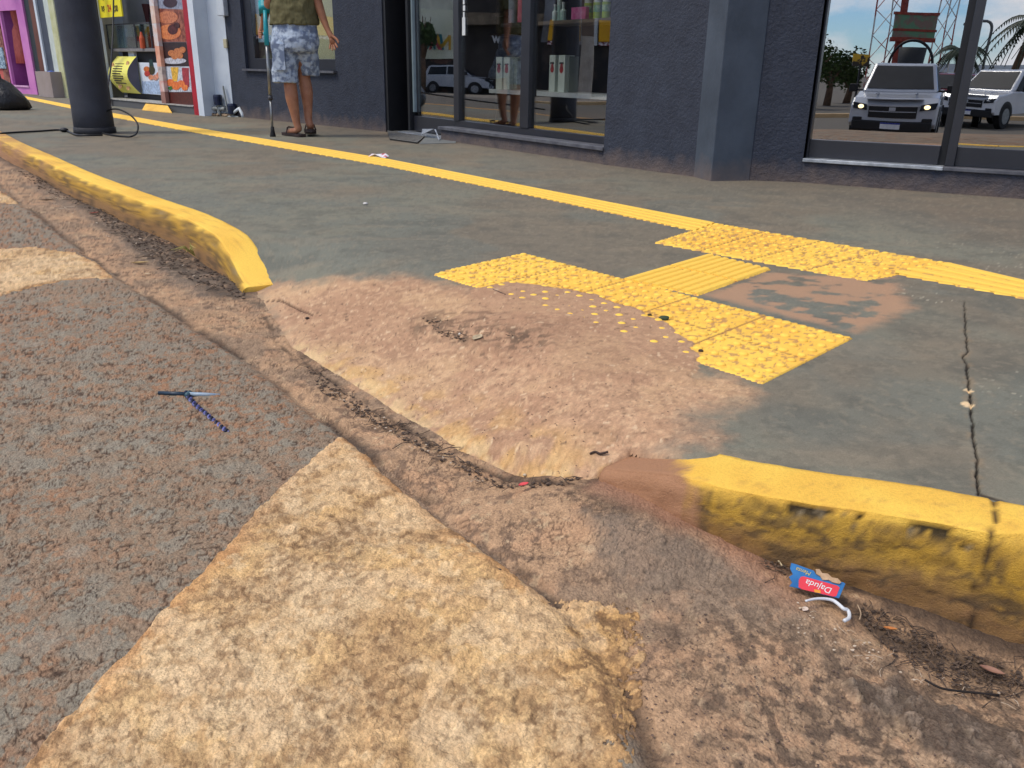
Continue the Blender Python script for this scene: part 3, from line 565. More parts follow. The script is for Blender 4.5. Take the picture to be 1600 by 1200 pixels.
# upper warning block along the wall-side line
T1,T2,T3,T4=[np.array(p) for p in top([(1020,380),(1118,349),(1488,412),(1352,441)])]
upw=empty('warning_tactile_block',(float(T1[0]+T3[0])/2,float(T1[1]+T3[1])/2,0),'block of yellow dome tiles where the link meets the long guiding line','tactile paving')
o,_=tiles('tile_plate',[tuple(T1),tuple(T2),tuple(T3),tuple(T4)],None,seams=[((T1+T2)/2,(T3+T4)/2)]+[(T1+(T4-T1)*k/4,T2+(T3-T2)*k/4) for k in (1,2,3)]); o.parent=upw; o.matrix_parent_inverse=Matrix.Translation(upw.location).inverted()
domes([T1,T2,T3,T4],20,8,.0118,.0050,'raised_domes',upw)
def bars(a0,a1,b0,b1,nb,name,parent,gap=.18,seg=.25,h=.005,dark=.88):
    # bars run from a to b; a0..a1 is the width at the start, b0..b1 at the end
    a0,a1,b0,b1=map(np.array,(a0,a1,b0,b1)); L=np.linalg.norm(b0-a0); ns=max(1,int(round(L/seg))); vs=[];fs=[];cols=[]
    for s_ in range(ns):
        e_=.0 if ns==1 else .03; t0=(s_+e_)/ns; t1=(s_+1-e_)/ns; sub=max(1,int(L/ns/.05))
        for k in range(nb):
            for (wa,wb,hh) in [(0,1,0)]:
                e0=(k+gap/2)/nb; e1=(k+1-gap/2)/nb; base=len(vs); m=(e1-e0)
                pro=[(e0,-.004),(e0,.0),(e0+m*.2,h*.9),(e0+m*.8,h*.9),(e1,.0),(e1,-.004)]
                for i in range(sub+1):
                    t=t0+(t1-t0)*i/sub
                    for (e,z) in pro:
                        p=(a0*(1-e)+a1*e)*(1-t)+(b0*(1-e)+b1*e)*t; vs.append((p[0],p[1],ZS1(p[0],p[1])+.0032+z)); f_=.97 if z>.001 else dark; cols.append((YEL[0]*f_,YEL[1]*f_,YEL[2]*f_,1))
                for i in range(sub):
                    for j in range(5): fs.append((base+i*6+j,base+i*6+j+1,base+(i+1)*6+j+1,base+(i+1)*6+j))
                fs+= [tuple(base+j for j in range(6)),tuple(base+sub*6+j for j in range(6))]
    me=bpy.data.meshes.new(name); me.from_pydata(vs,[],fs); bm=bmesh.new(); bm.from_mesh(me); bmesh.ops.recalc_face_normals(bm,faces=bm.faces)
    if sum(f.normal.z for f in bm.faces)<0: bmesh.ops.reverse_faces(bm,faces=bm.faces)
    bm.to_mesh(me); bm.free()
    at=me.color_attributes.new('Col','FLOAT_COLOR','POINT'); at.data.foreach_set('color',np.array(cols,np.float32).ravel())
    me.materials.append(TM); o=bpy.data.objects.new(name,me); COL.objects.link(o); o.parent=parent; o.matrix_parent_inverse=Matrix.Translation(parent.location).inverted(); o['kind']='stuff'; return o
L1,L2,L3,L4=[np.array(p) for p in top([(970,438),(1090,463),(1107,398),(1205,422)])]
link=empty('directional_tactile_link',(float(L1[0]),float(L1[1]),0),'short yellow ribbed strip linking the ramp tiles to the long guiding line','tactile paving')
o,_=tiles('tile_plate',[tuple(L1),tuple(L2),tuple(L4),tuple(L3)],None,seams=[((L1+L3)/2,(L2+L4)/2)]); o.parent=link; o.matrix_parent_inverse=Matrix.Translation(link.location).inverted()
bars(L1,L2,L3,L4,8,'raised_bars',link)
gu=top([(20,147),(165,175),(300,199),(606,249),(850,297),(1118,349)]); gl=top([(20,150.5),(165,181.5),(300,207),(606,261),(850,311),(1085,362)])
gl2=top([(1392,428),(1600,468)]); gu2=top([(1488,412),(1600,439)])
gl2.append((gl2[1][0]*2-gl2[0][0],gl2[1][1]*2-gl2[0][1])); gu2.append((gu2[1][0]*2-gu2[0][0],gu2[1][1]*2-gu2[0][1]))
line=empty('guiding_tactile_line',(gu[3][0],gu[3][1],0),'long narrow yellow ribbed guiding line running along the sidewalk to the shops','tactile paving')
for U,Lw in ((gu,gl),(gu2,gl2)):
    pl=[tuple(p) for p in U]+[tuple(p) for p in Lw[::-1]]
    o,_=tiles('tile_plate',pl,None); o.parent=line; o.matrix_parent_inverse=Matrix.Translation(line.location).inverted()
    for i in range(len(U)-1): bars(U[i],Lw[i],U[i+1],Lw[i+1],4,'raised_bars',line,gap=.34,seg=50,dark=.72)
#@@PART2
# ================================================================= the dark shop building
def lb(mb,name,mat,parent,**k):
    o=mb.build(name,mat,None,**k); o.parent=parent; return o
WALL=M('dark_textured_paint',srgb(52,57,69),.75,srgb(44,48,59),9,bump=.011,bscale=52)
dusty(WALL)
PILM=M('smooth_dark_paint',srgb(72,80,90),.6,srgb(58,65,74),3.5,bump=.002,bscale=30)
dusty(PILM)
FRAME=M('dark_aluminium',srgb(40,41,47),.35,srgb(34,35,41),5,spec=.5)
BLACK=M('black_return',srgb(22,22,26),.5,srgb(17,17,20),4)
ALU=M('pale_aluminium_strip',srgb(196,200,204),.35,srgb(150,155,160),14,metal=.6)
DARKALU=M('dull_sill',srgb(96,96,100),.45,srgb(70,70,76),12)
GLA=glass('door_glass',.20,(.90,.91,.90),(.95,.97,1)); GLB=glass('mirror_tint_glass',.46,(.3,.32,.34)); GLC=glass('side_window_glass',.22,(.92,.94,.95))
INT=M('dim_interior',srgb(70,66,62),.8,srgb(54,50,48),2.); 
FA=Fr(g(366,182),g(603,206)); FD=Fr(g(603,206),g(942,257)); FW=Fr(g(942,257),g(1111,280)); FP=Fr(g(1117,283),g(1171,282)); FQ=Fr(g(1171,282),g(1250,285)); FR=Fr(g(1250,285),g(1600,311))
HT=4.2
shop=empty('dark_shop',FD.pt(0,0,-1),'charcoal grey textured corner shop with large dark framed glass doors and windows','building')
m=MB(); wz=FA.on(386,107)[1]; wl=FA.on(380,60)[0]; wr=FA.on(522,60)[0]
m.fb(FA,0,wl,-.1,HT,-.3,0); m.fb(FA,wl,wr,-.1,wz,-.3,0); m.fb(FA,wr,FA.L,-.1,HT,-.3,0); m.fb(FA,wl,wr,2.15,HT,-.3,0); m.build('wall',WALL,shop)
m=MB(); m.fb(FW,.0,FW.L,-.1,HT,-.35,0); m.build('wall',WALL,shop)
m=MB(); m.fb(FQ,-.05,FQ.L,-.1,HT,-.3,-.004); m.build('wall',WALL,shop)
m=MB(); m.fb(FP,-.03,FP.L,-.1,HT,-.3,.0); m.build('pilaster',PILM,shop,bevel=.006)
# side window behind the walker
m=MB(); fw=.055; lf=FA.on(396,60,-.04)[0]-wl
m.fb(FA,wl,wl+lf,wz,2.15,-.10,-.036); m.fb(FA,wr-fw*.6,wr,wz,2.15,-.10,-.02); m.fb(FA,wl+lf,wr-fw*.6,wz,wz+.11,-.10,-.030); m.fb(FA,wl+lf,wr-fw*.6,2.05,2.15,-.10,-.03)
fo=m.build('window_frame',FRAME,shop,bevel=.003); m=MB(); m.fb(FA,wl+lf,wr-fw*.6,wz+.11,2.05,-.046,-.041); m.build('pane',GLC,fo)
m=MB(); m.fb(FA,wl-.01,wr+.02,wz-.025,wz-.002,-.02,.045); m.build('sill',DARKALU,fo)
bz=FA.on(400,66,-.10)[1]; bm_=FA.on(470,60,-.1)[0]; m=MB(); m.fb(FA,wl-.1,bm_,bz,2.3,-.12,-.101); m.build('painted_reflection',M('pale_blue_reflected_sky',srgb(196,226,240),.6,srgb(206,232,244),3),shop); m=MB(); m.fb(FA,bm_,wr+.3,wz-.1,2.3,-.12,-.101); m.build('painted_reflection',M('cream_reflected_facade',srgb(232,226,184),.6,srgb(222,216,170),3),shop); m=MB(); m.fb(FA,wl-.1,bm_,wz-.1,bz,-.12,-.101); m.build('painted_reflection_low',M('olive_reflected_street',srgb(120,120,92),.7,srgb(84,72,62),5,thr=(.45,.55)),shop)  # panels behind the pane hold reflected sky, facade and street as painted colour
# glass front: plinth, rails, mullions
dd=-.16; zt=.115
sA=FD.on(648,120,dd)[0]; s713=FD.on(713,120,dd)[0]; s720=FD.on(721,120,dd)[0]; s818=FD.on(818,120,dd)[0]; s831=FD.on(831,120,dd)[0]; sE=FD.L
m=MB(); m.fb(FD,s713-.02,sE,-.1,zt-.025,-.3,-.01); m.build('plinth',WALL,shop)
m=MB(); m.fb(FD,s713-.04,sE,zt-.025,zt,-.26,.012); m.build('sill',DARKALU,shop,bevel=.003)
m=MB(); m.fb(FD,.22,s713,.0,.022,-.30,-.02); m.build('threshold',ALU,shop)
zb=FD.on(760,193,dd)[1]
fr=MB(); fr.fb(FD,sA,s713,.03,zb,dd-.04,dd+.02); fr.fb(FD,s713,sE,zt,zb,dd-.04,dd+.02)
fr.fb(FD,s713-.0,s720,zb,2.5,dd-.05,dd+.03); fr.fb(FD,s818,s831,zb,2.5,dd-.05,dd+.03); fr.fb(FD,sE-.09,sE,zb,2.5,dd-.05,dd+.015)
fr.fb(FD,sA,sE,2.5,2.6,dd-.05,dd+.03); fo=fr.build('door_frame',FRAME,shop,bevel=.003)
for a,b in ((sA+.05,s713),(s720,s818),(s831,sE-.09)):
    m=MB(); m.fb(FD,a,b,zb,2.5,dd-.01,dd-.002); m.build('pane',GLA,fo)
m=MB(); m.fb(FD,sA+.002,sA+.03,.2,2.5,dd-.02,dd+.03); m.build('door_edge',M('grey_green_edge',srgb(128,142,146),.4,srgb(110,124,128),6),fo,bevel=.003)
m=MB(); m.fb(FD,sA+.03,sA+.05,.2,2.5,dd-.03,dd+.0); m.build('door_stile',FRAME,fo)
m=MB(); m.fb(FD,0,sA,.004,2.6,-.5,-.42); m.fb(FD,-.02,.05,.004,2.6,-.42,-.01); m.fb(FD,sA-.04,sA,.03,2.6,-.42,-.10); m.build('side_return',BLACK,shop)
m=MB(); m.fb(FD,0,sE,2.6,HT,-.35,0); m.build('lintel',WALL,shop)
# corner window
d2=-.09; z2=FR.on(1255,247,0)[1]; RL=FR.L*3.2
m=MB(); m.fb(FR,0.0,RL,-.1,z2-.02,-.3,0); m.build('plinth',WALL,shop)
m=MB(); m.fb(FR,-.0,FR.on(1476,250)[0],z2-.02,z2,-.2,.018); m.build('sill_strip',ALU,shop,bevel=.003)
m=MB(); m.fb(FR,FR.on(1476,250)[0],RL,z2-.02,z2,-.2,.014); m.build('sill',DARKALU,shop,bevel=.003)
t1=FR.on(1267,217,d2)[0]; zb2=FR.on(1300,219,d2)[1]; t2=FR.on(1471,225,d2)[0]; t3=FR.on(1497,227,d2)[0]; t4=t3+(t2-t1)
fr=MB(); fr.fb(FR,.0,t1,z2,2.5,d2-.04,d2+.03); fr.fb(FR,t1,t2,z2,zb2,d2-.04,d2+.02); fr.fb(FR,FR.on(1478,250,d2)[0],t3,z2,2.5,d2-.05,d2+.045); fr.fb(FR,t3,t4,z2,zb2,d2-.04,d2+.02); fr.fb(FR,t4,t4+.1,z2,2.5,d2-.05,d2+.04); fr.fb(FR,.0,t4+.1,2.5,2.6,d2-.05,d2+.04)
fo=fr.build('window_frame',FRAME,shop,bevel=.003)
m=MB(); m.fb(FR,t2,FR.on(1478,250,d2)[0],z2,2.5,d2-.05,d2+.0); m.build('black_stile',BLACK,fo)
m=MB(); m.fb(FR,t1,t2,zb2,2.5,d2-.01,d2-.002); m.build('pane',GLB,fo)
m=MB(); m.fb(FR,t3,t4,zb2,2.5,d2+.004,d2+.012); m.build('pane',GLB,fo)
m=MB(); m.fb(FR,t4+.1,RL,-.1+.1,HT,-.3,0); m.fb(FR,0,t4+.1,2.6,HT,-.3,0); m.build('wall',WALL,shop)
# interior shell
m=MB(); m.fb(FD,-.2,sE+.1,.0,.02,-3.0,-.35); m.fb(FD,-.2,sE+.1,.0,3.0,-3.1,-3.0); m.fb(FD,-.3,-.2,.0,3.,-3.0,-.5); m.fb(FD,sE+.1,sE+.2,.0,3.,-3.0,-.4); m.fb(FD,-.3,sE+.2,3.0,3.1,-3.1,-.3)
m.build('interior_shell',INT,shop)
m=MB(); m.fb(FR,0,t4+.1,.0,3.,-1.3,-1.2); m.fb(FR,-.1,0.,.0,3.,-1.2,-.31); m.fb(FR,t4+.1,t4+.2,.0,3.,-1.2,-.31); m.fb(FR,-.1,t4+.2,3.,3.1,-1.3,-.3); m.build('interior_shell',M('dark_backing',srgb(56,52,50),.8,srgb(42,40,40),2),shop)
m=MB(); A=[FA.pt(0,HT,-.3),FA.pt(FA.L,HT,-.3),FW.pt(FW.L,HT,-.3),FR.pt(0,HT,-.3),FR.pt(RL,HT,-.3),(9,9,HT),(2,14,HT)]; m.prism(A,(0,0,1),-.2,.1); m.build('roof',M('roof_slab',srgb(120,118,112),.8),shop)
# small white strip of lettering sticker hanging by the middle mullion
m=MB(); 
for k in range(6): z_=1.0+k*.05; m.fb(FD,s720+.035,s720+.058+.008*(k%2),z_-.0,z_+.042,dd+.001,dd+.004)
m.fb(FD,s720+.02,s720+.068,.86,1.0,dd+.001,dd+.004); m.build('hanging_tag',M('white_plastic',srgb(214,216,214),.5),shop)
# doormat grate and the little ramp
m=MB(); G=[np.array(g(*p,z=.0)) for p in ((604,202),(672,207),(652,225),(609,219))]
mat_=empty('doorway_grate',(float(G[0][0]),float(G[0][1]),0),'dark slatted metal drain grate set before the shop door','grate')
for k in range(11):
    t=(k+.2)/11; u=(k+.55)/11; p=G[0]*(1-t)+G[3]*t; q=G[1]*(1-t)+G[2]*t; p2=G[0]*(1-u)+G[3]*u; q2_=G[1]*(1-u)+G[2]*u
    m.hexa([(p[0],p[1],.008),(q[0],q[1],.008),(q2_[0],q2_[1],.008),(p2[0],p2[1],.008),(p[0],p[1],.0125),(q[0],q[1],.0125),(q2_[0],q2_[1],.0125),(p2[0],p2[1],.0125)])
m.build('slats',M('worn_steel',srgb(150,148,142),.5,srgb(110,106,100),30),mat_); m=MB(); m.prism([(p[0],p[1],0) for p in G],(0,0,1),.002,.0112); m.build('tray',M('grate_pit',srgb(38,36,34),.8),mat_)
m=MB(); R_=[g(672,207),g(714,211),g(712,224),g(655,225.5)]; z_=[.012,.035,.004,.004]
m.hexa([(R_[i][0],R_[i][1],-.01) for i in range(4)]+[(R_[i][0],R_[i][1],z_[i]) for i in range(4)])
o=m.build('threshold_ramp',M('ramp_cement',srgb(112,114,112),.8,srgb(96,98,96),12),None); tag(o,'small grey cement wedge between the metal grate and the shop plinth','ramp')
m=MB(); p0=FD.pt(s713-.33,.075,.0);p1=FD.pt(s713-.10,.09,.012);p2=FD.pt(s713-.26,.03,.05); m.prism([p0,p1,p2],FD.n,0,.006)
o=m.build('broken_trim_plate',ALU,None); tag(o,'small bent triangle of bare metal plate hanging under the door threshold','metal scrap')
m=MB(); m.tube([FD.pt(s713-.07,.085,.02),FD.pt(s713+.02,.05,.05),FD.pt(s713+.10,.012,.08)],.006,6); o=m.build('loose_metal_strip',ALU,None); tag(o,'thin loose metal strip leaning down from the door sill to the ground','metal scrap')
# ================================================================= goods behind the glass
gd_=-.62
zc=FD.on(860,144,gd_)[1]; ca=FD.on(764,142,gd_)[0]; cb=sE-.02
cnt=empty('display_table',FD.pt((ca+cb)/2,0,gd_-.2),'white edged display table standing behind the shop glass','table')
m=MB(); m.fb(FD,ca,cb,zc-.035,zc,gd_-.4,gd_); m.build('tabletop',M('bright_white_laminate',srgb(235,238,236),.4),cnt)
for a in (ca+.03,cb-.08):
    for b_ in (gd_-.05,gd_-.38): m=MB(); m.fb(FD,a,a+.035,.02,zc-.035,b_-.03,b_); m.build('leg',FRAME,cnt)
CART=M('pale_carton',srgb(222,230,220),.5,srgb(206,216,206),6); CARTG=M('pale_green_carton_side',srgb(150,160,148),.6); RED=M('red_print',srgb(186,52,56),.6); 
def carton(px0,px1,pt,label):
    a=FD.on(px0,120,gd_-.06)[0]; b=FD.on(px1,120,gd_-.06)[0]; h=FD.on((px0+px1)/2,pt,gd_-.06)[1]
    e=empty('tall_carton',FD.pt((a+b)/2,zc,gd_-.1),label,'carton','tall cartons on the display table')
    m=MB(); m.fb(FD,a,b,zc+.002,h,gd_-.16,gd_-.06); m.build('box_body',CART,e)
    w_=b-a; m=MB()
    for zz_,s_ in ((.62,.30),(.70,.22)):
        c0=FD.pt(a+w_*.5,zc+(h-zc)*zz_,gd_-.0595); 
        m.prism([FD.pt(a+w_*(.5+s_*math.cos(q)),zc+(h-zc)*zz_+s_*w_*1.2*math.sin(q),gd_-.0595) for q in np.linspace(0,6.283,9)[:-1]],FD.n,0,.002)
    m.build('printed_fruit',RED,e); m=MB(); m.fb(FD,a+w_*.15,a+w_*.8,h-.07,h-.055,gd_-.0598,gd_-.058); m.build('printed_line',FRAME,e)
for i,(a,b,t_,l) in enumerate([(775,784,89,'leftmost slim white carton with red print on the display table'),(787,796,89,'second slim white carton from the left on the display table'),(858,867,86,'third slim white carton, just right of the middle door mullion'),(872,882,86,'rightmost slim white carton on the display table')]): carton(a,b,t_,l)
for (a,b,t_,l) in [(797,808,91,'grey green carton with a dark top panel beside the left pair'),(883,889,88,'narrow grey green carton beside the right pair')]:
    s0=FD.on(a,120,gd_-.1)[0]; s1=FD.on(b,120,gd_-.1)[0]; h=FD.on(a,t_,gd_-.1)[1]; m=MB(); m.fb(FD,s0,s1,zc+.002,h,gd_-.2,gd_-.1); e=m.build('grey_carton',CARTG,None,bevel=.003); tag(e,l,'carton')
# upper shelf with jars and bottles
us=-.55; za=FD.on(890,30,us)[1]; ua=FD.on(840,28,us)[0]
sh_=MB(); sh_.fb(FD,ua,sE-.02,za-.03,za-.004,us-.3,us); o=sh_.build('display_shelf',M('tan_shelf',srgb(120,104,84),.5),None); tag(o,'brown shelf high behind the right glass door carrying jars','shelf')
def jar(px,r,h,kind,label,z0=za,dep=us-.08):
    s_=FD.on(px,20,dep)[0]; c=FD.pt(s_,z0,dep); e=empty('product_jar' if kind!='bottle' else 'product_bottle',c,label,'jar' if kind!='bottle' else 'bottle')
    if kind=='green':
        m=MB(); m.tube([(c[0],c[1],z0),(c[0],c[1],z0+h*.75)],r,14); m.build('jar_body',M('jar_lime_label',srgb(178,200,60),.4,srgb(150,184,60),20),e)
        m=MB(); m.tube([(c[0],c[1],z0+h*.30),(c[0],c[1],z0+h*.62)],r*1.02,14); m.build('label_band',M('jar_green_band',srgb(60,150,110),.4,srgb(200,220,180),30),e)
        m=MB(); m.tube([(c[0],c[1],z0+h*.75),(c[0],c[1],z0+h)],r*.95,14); m.build('lid',M('jar_white_lid',srgb(228,232,226),.4),e)
    elif kind=='bottle':
        m=MB(); m.tube([(c[0],c[1],z0),(c[0],c[1],z0+h*.6),(c[0],c[1],z0+h*.72),(c[0],c[1],z0+h)],[r,r,r*.45,r*.4],12); m.build('bottle_body',M('mint_plastic',srgb(160,200,186),.35,srgb(214,224,220),15),e)
        m=MB(); m.tube([(c[0],c[1],z0+h),(c[0],c[1],z0+h*1.12)],r*.5,10); m.build('cap',M('jar_white_lid',srgb(228,232,226),.4),e)
for px,l in ((919,'leftmost lime labelled jar with white lid on the high shelf'),(933,'middle lime labelled jar with white lid on the high shelf'),(947,'rightmost lime labelled jar with white lid on the high shelf')): jar(px,.032,.15,'green',l)
for px,r,h,l in ((867,.022,.11,'small mint bottle at the left of the high shelf'),(880,.026,.12,'squat mint bottle beside the pink packet'),(874,.02,.26,'tall mint bottle standing behind the two small ones')): jar(px,r,h,'bottle',l,dep=us-(.18 if h>.2 else .08))
m=MB(); s0=FD.on(888,20,us)[0]; s1=FD.on(910,20,us)[0]; m.fb(FD,s0,s1,za,za+.085,us-.07,us-.03); o=m.build('pink_packet',M('pink_card',srgb(214,70,140),.5,srgb(226,130,170),20),None); tag(o,'small pink and white packet between mint bottles and lime jars','packet')
m=MB(); s0=FD.on(812,20,us)[0]; s1=FD.on(818.5,20,us)[0]; zq=FD.on(815,35,us)[1]; m.tube([FD.pt((s0+s1)/2,zq,us),FD.pt((s0+s1)/2,zq+.3,us),FD.pt((s0+s1)/2,zq+.36,us)],[.036,.036,.02],12); o=m.build('pink_bottle',M('magenta_plastic',srgb(196,60,100),.35,srgb(220,120,140),9),None); tag(o,'tall magenta bottle by the middle door mullion','bottle')
m=MB(); s0=FD.on(801,20,us)[0]; m.tube([FD.pt(s0,zq,us),FD.pt(s0,zq+.3,us),FD.pt(s0,zq+.36,us)],[.036,.036,.02],12); o=m.build('silver_bottle',M('silver_blue_plastic',srgb(166,176,190),.3,srgb(130,140,156),9),None); tag(o,'tall silver blue bottle beside the magenta one','bottle')
m=MB(); m.fb(FD,FD.on(790,38,us)[0],FD.on(820,38,us)[0],zq-.03,zq-.004,us-.1,us+.05); o=m.build('short_shelf',FRAME,None); tag(o,'short dark shelf holding the silver and magenta bottles','shelf')
# brown bags on wooden shelves further inside
ws=-1.35
rack=empty('wooden_rack',FD.pt(1.5,0,ws-.2),'brown wooden rack with two shelves of paper bags deep inside the shop','shelf rack')
za_=[FD.on(760,21,ws)[1],FD.on(750,53,ws)[1]]; xa=FD.on(734,30,ws)[0]; xb=FD.on(787,30,ws)[0]
WOOD=M('shelf_wood',srgb(98,74,56),.6,srgb(70,52,40),6,streak=(1,1,8))
for z_ in za_: m=MB(); m.fb(FD,xa,xb,z_-.03,z_,ws-.35,ws); m.build('shelf',WOOD,rack)
for a in (xa,xb-.03): m=MB(); m.fb(FD,a,a+.03,.02,2.2,ws-.34,ws-.30); m.build('upright',WOOD,rack)
m=MB(); m.fb(FD,xa,xb,.02,2.2,ws-.38,ws-.35); m.build('back_panel',M('rack_back',srgb(60,50,42),.8),rack)
KR_=M('kraft_bag',srgb(132,112,84),.7,srgb(100,84,62),14)
for zi,z_ in enumerate(za_):
    for k in range(4):
        px=741+k*12.5-(zi*2); s_=FD.on(px,20,ws-.1)[0]; hh=.24 if zi==0 else .2; m=MB()
        m.loft([[FD.pt(s_+a*w_,z_+q*hh,ws-.1+b*w2_) for a,b in ((-1,-1),(1,-1),(1,1),(-1,1))] for q,w_,w2_ in ((0.003,.046,.03),(.3,.044,.03),(.7,.030,.018),(1,.022,.006))])
        o=m.build('paper_bag',KR_,None,bevel=.004); tag(o,'%s brown paper bag from the left on the %s shelf of the wooden rack'%(['first','second','third','fourth'][k],['upper','lower'][zi]),'paper bag','paper bags on the wooden rack')
# low stools inside and a ceiling lamp glow is left out: the shop is unlit
# ================================================================= fruit shop, next door
FN=Fr(g(317,180),g(365.5,182.1)); 
WHITE=M('white_shop_wall',srgb(206,214,220),.7,srgb(190,198,206),3.2,bump=.0015); CREAM=M('cream_paint',srgb(214,206,180),.7,srgb(196,188,160),4); REDP=M('red_gloss_paint',srgb(178,28,48),.35,srgb(150,22,40),6); BURG=M('burgundy_paint',srgb(104,30,48),.5,srgb(84,24,40),6)
fruit=empty('fruit_snack_shop',FN.pt(0,0,-.5),'white snack shop with red edged posters and an open counter','building')
FS=Fr(g(303,179),g(160,163.8))
m=MB(); m.fb(FN,-.0,FN.L,.12,HT,-.3,0); m.fb(FN,-.0,FN.L,-.1,.12,-.32,-.05); m.build('wall',WHITE,fruit)
m=MB(); m.fb(FN,.02,.08,.01,.12,-.049,-.02); m.fb(FN,.16,.5,.0,.03,-.05,.03); m.build('crumbling_foot',M('rubble_plaster',srgb(176,150,120),.9,srgb(120,100,82),18,bump=.01,bscale=40),fruit)
def P(px,py,d=0.): return FS.on(px,py,d)
zst=P(302,165.5)[1]
m=MB(); m.fb(FS,-.02,FS.L+.1,-.05,zst-.012,-1.6,0); m.build('step',M('grey_step_paint',srgb(86,86,86),.7,srgb(84,84,84),4),fruit)
m=MB(); m.fb(FS,-.02,FS.L+.1,zst-.012,zst,-1.6,.015); m.build('step_nosing',M('pale_stone_edge',srgb(178,176,170),.6,srgb(140,138,132),14),fruit)
r0,r1=P(306,150,.02)[0],P(313.5,178,.02)[0]
ra=P(300,120,.03)[0]; rb=P(308,120,.03)[0]
m=MB(); m.fb(FS,rb-.0,ra,0.0,HT,-.12,.03) ; 
m=MB(); a0=P(311,160,.03)[0]; a1=P(302,160,.03)[0]; m.fb(FS,a0,a1,0,HT,-.10,.03); m.build('red_post',REDP,fruit)
m=MB(); a00=P(317,160,.05)[0]; m.fb(FS,a00,a0,0,HT,-.12,.045); m.build('white_trim',WHITE,fruit)
# poster column
pL=P(259,150,-.06)[0]; pR=a1
m=MB(); m.fb(FS,pR,pL,zst,HT,-.12,-.06); m.build('poster_panel',M('poster_base',srgb(196,196,204),.4,srgb(180,180,190),4),fruit)
def psh(name,col,pts,d=-.058,parent=fruit,col2=None,th=.002,sc=30,FF_=FS):
    m=MB(); m.prism([FF_.pt(*FF_.on(a,b,d),d) for a,b in pts],FF_.n,0,th); return m.build(name,M('print_%s_%d_%d_%d'%((name,)+tuple(col)),srgb(*col),.4,srgb(*(col2 or tuple(int(v*.8) for v in col))),sc,thr=(.42,.58)),parent)
psh('print_brown_base',(92,42,36),[(254,144),(300,144),(303,164),(258,163)])
psh('print_white_field',(206,212,220),[(251,104),(297,104),(300,143.5),(254,143.5)],)
psh('print_black_band',(36,30,34),[(244,66),(291,66),(296.5,103.5),(250.5,103.5)],col2=(60,40,40))
psh('print_food_band',(160,98,76),[(241,13),(287,15),(291,65.5),(243.5,65.5)],col2=(110,52,40),sc=16)
psh('print_top_band',(150,156,172),[(239,-12),(285,-12),(287,14.5),(241,12.5)],col2=(120,124,140))
def ell(cx,cy,rx_,ry_,n=18): return [(cx+rx_*math.cos(2*math.pi*k/n),cy+ry_*math.sin(2*math.pi*k/n)) for k in range(n)]
psh('print_dark_bowl',(60,36,48),ell(266,4,11,8),-.0555)
psh('print_pastry',(206,130,90),ell(262,27,16,10),-.0555,col2=(170,96,66),sc=40); psh('print_pastry',(220,140,84),ell(265,50,18,12),-.0555,col2=(190,100,60),sc=40)
psh('print_filling',(96,44,44),ell(270,46,8,8),-.053,col2=(60,26,28)); psh('print_berries',(70,32,34),ell(276,40,5,5),-.053)
psh('print_plate',(206,206,214),ell(272,95,19,5),-.0555); 
for cx,cy in ((268,83),(277,80),(285,78),(273,88),(281,87)): psh('print_croquette',(204,132,80),ell(cx,cy,5.5,5,10),-.053-.0006*random.random(),col2=(170,96,56),sc=50)
psh('print_orange_juice',(240,188,70),[(267,105),(279,105),(277,127),(270,127)],-.0555); psh('print_red_juice',(176,60,70),[(284,106),(295,106),(296,136),(287,136)],-.0555)
for cx,cy,r_ in ((266,129,6),(275,134,7),(283,131,6),(289,137,5)): psh('print_fruit_slice',(234,140,70),ell(cx,cy,r_,r_*.95,12),-.053-.0006*random.random(),col2=(206,90,50),sc=50)
psh('print_leaf',(60,120,60),[(262,137),(268,134),(270,139),(265,141)],-.0515)
# narrow printed post
for (y0,y1,col,c2) in [(-20,8,(214,206,204),(190,150,130)),(8,36,(212,180,160),(230,220,214)),(36,72,(206,200,198),(220,160,120)),(72,104,(222,168,140),(206,120,90)),(104,126,(196,180,170),(90,80,80)),(126,143,(206,160,150),(220,214,210)),(143,163,(150,110,100),(120,84,76))]:
    xs=lambda y:233+ (y)*(252-233)/163.; dpp_=.0; fw_=9-3*y0/163
    m=MB(); a=FS.on(xs(0)+5+ (12 if 1 else 0),80,dpp_)[0]
    za1=FS.on(250,y0,dpp_)[1]; za0=FS.on(250,y1,dpp_)[1]; sp=FS.on(258,150,dpp_)[0]; sq=FS.on(251.5,150,dpp_)[0]
    m.fb(FS,sp,sq,max(za0,zst),za1-.001,-.05,.0); m.build('printed_post',M('post_%d'%y0,srgb(*col),.45,tuple(a*.5+b*.5 for a,b in zip(srgb(*col),srgb(*c2))),9,thr=(.45,.6)),fruit)
# inside
ib=-.80; lw=FS.on(166,150,-.05)[0]
m=MB(); m.fb(FS,a0-.2,lw+1.0,zst,2.7,ib-.1,ib); m.build('back_wall',M('shop_back_wall',srgb(176,180,186),.7,srgb(160,164,170),3),fruit)
m=MB(); m.fb(FS,lw+.9,lw+1.0,zst,HT,ib,-.12); m.build('side_wall',WHITE,fruit)
m=MB(); m.fb(FS,a0-.1,a0-.0,zst,HT,ib,-.12); m.build('side_wall',WHITE,fruit)
m=MB(); la=FS.on(163.5,150,.0)[0]; lb_=FS.on(153,150,.0)[0]; lc=FS.on(141,150,0.)[0]; ld=FS.on(134,150,0)[0]
m.fb(FS,la,la+(lb_-la)*.25,0.02,HT,-.12,.02); m.fb(FS,lb_,lb_+.03,0.02,HT,-.12,.022); m.build('door_trim',WHITE,fruit)
m=MB(); m.fb(FS,la+(lb_-la)*.25,lb_,0.02,HT,-.12,.0); m.build('burgundy_jamb',BURG,fruit)
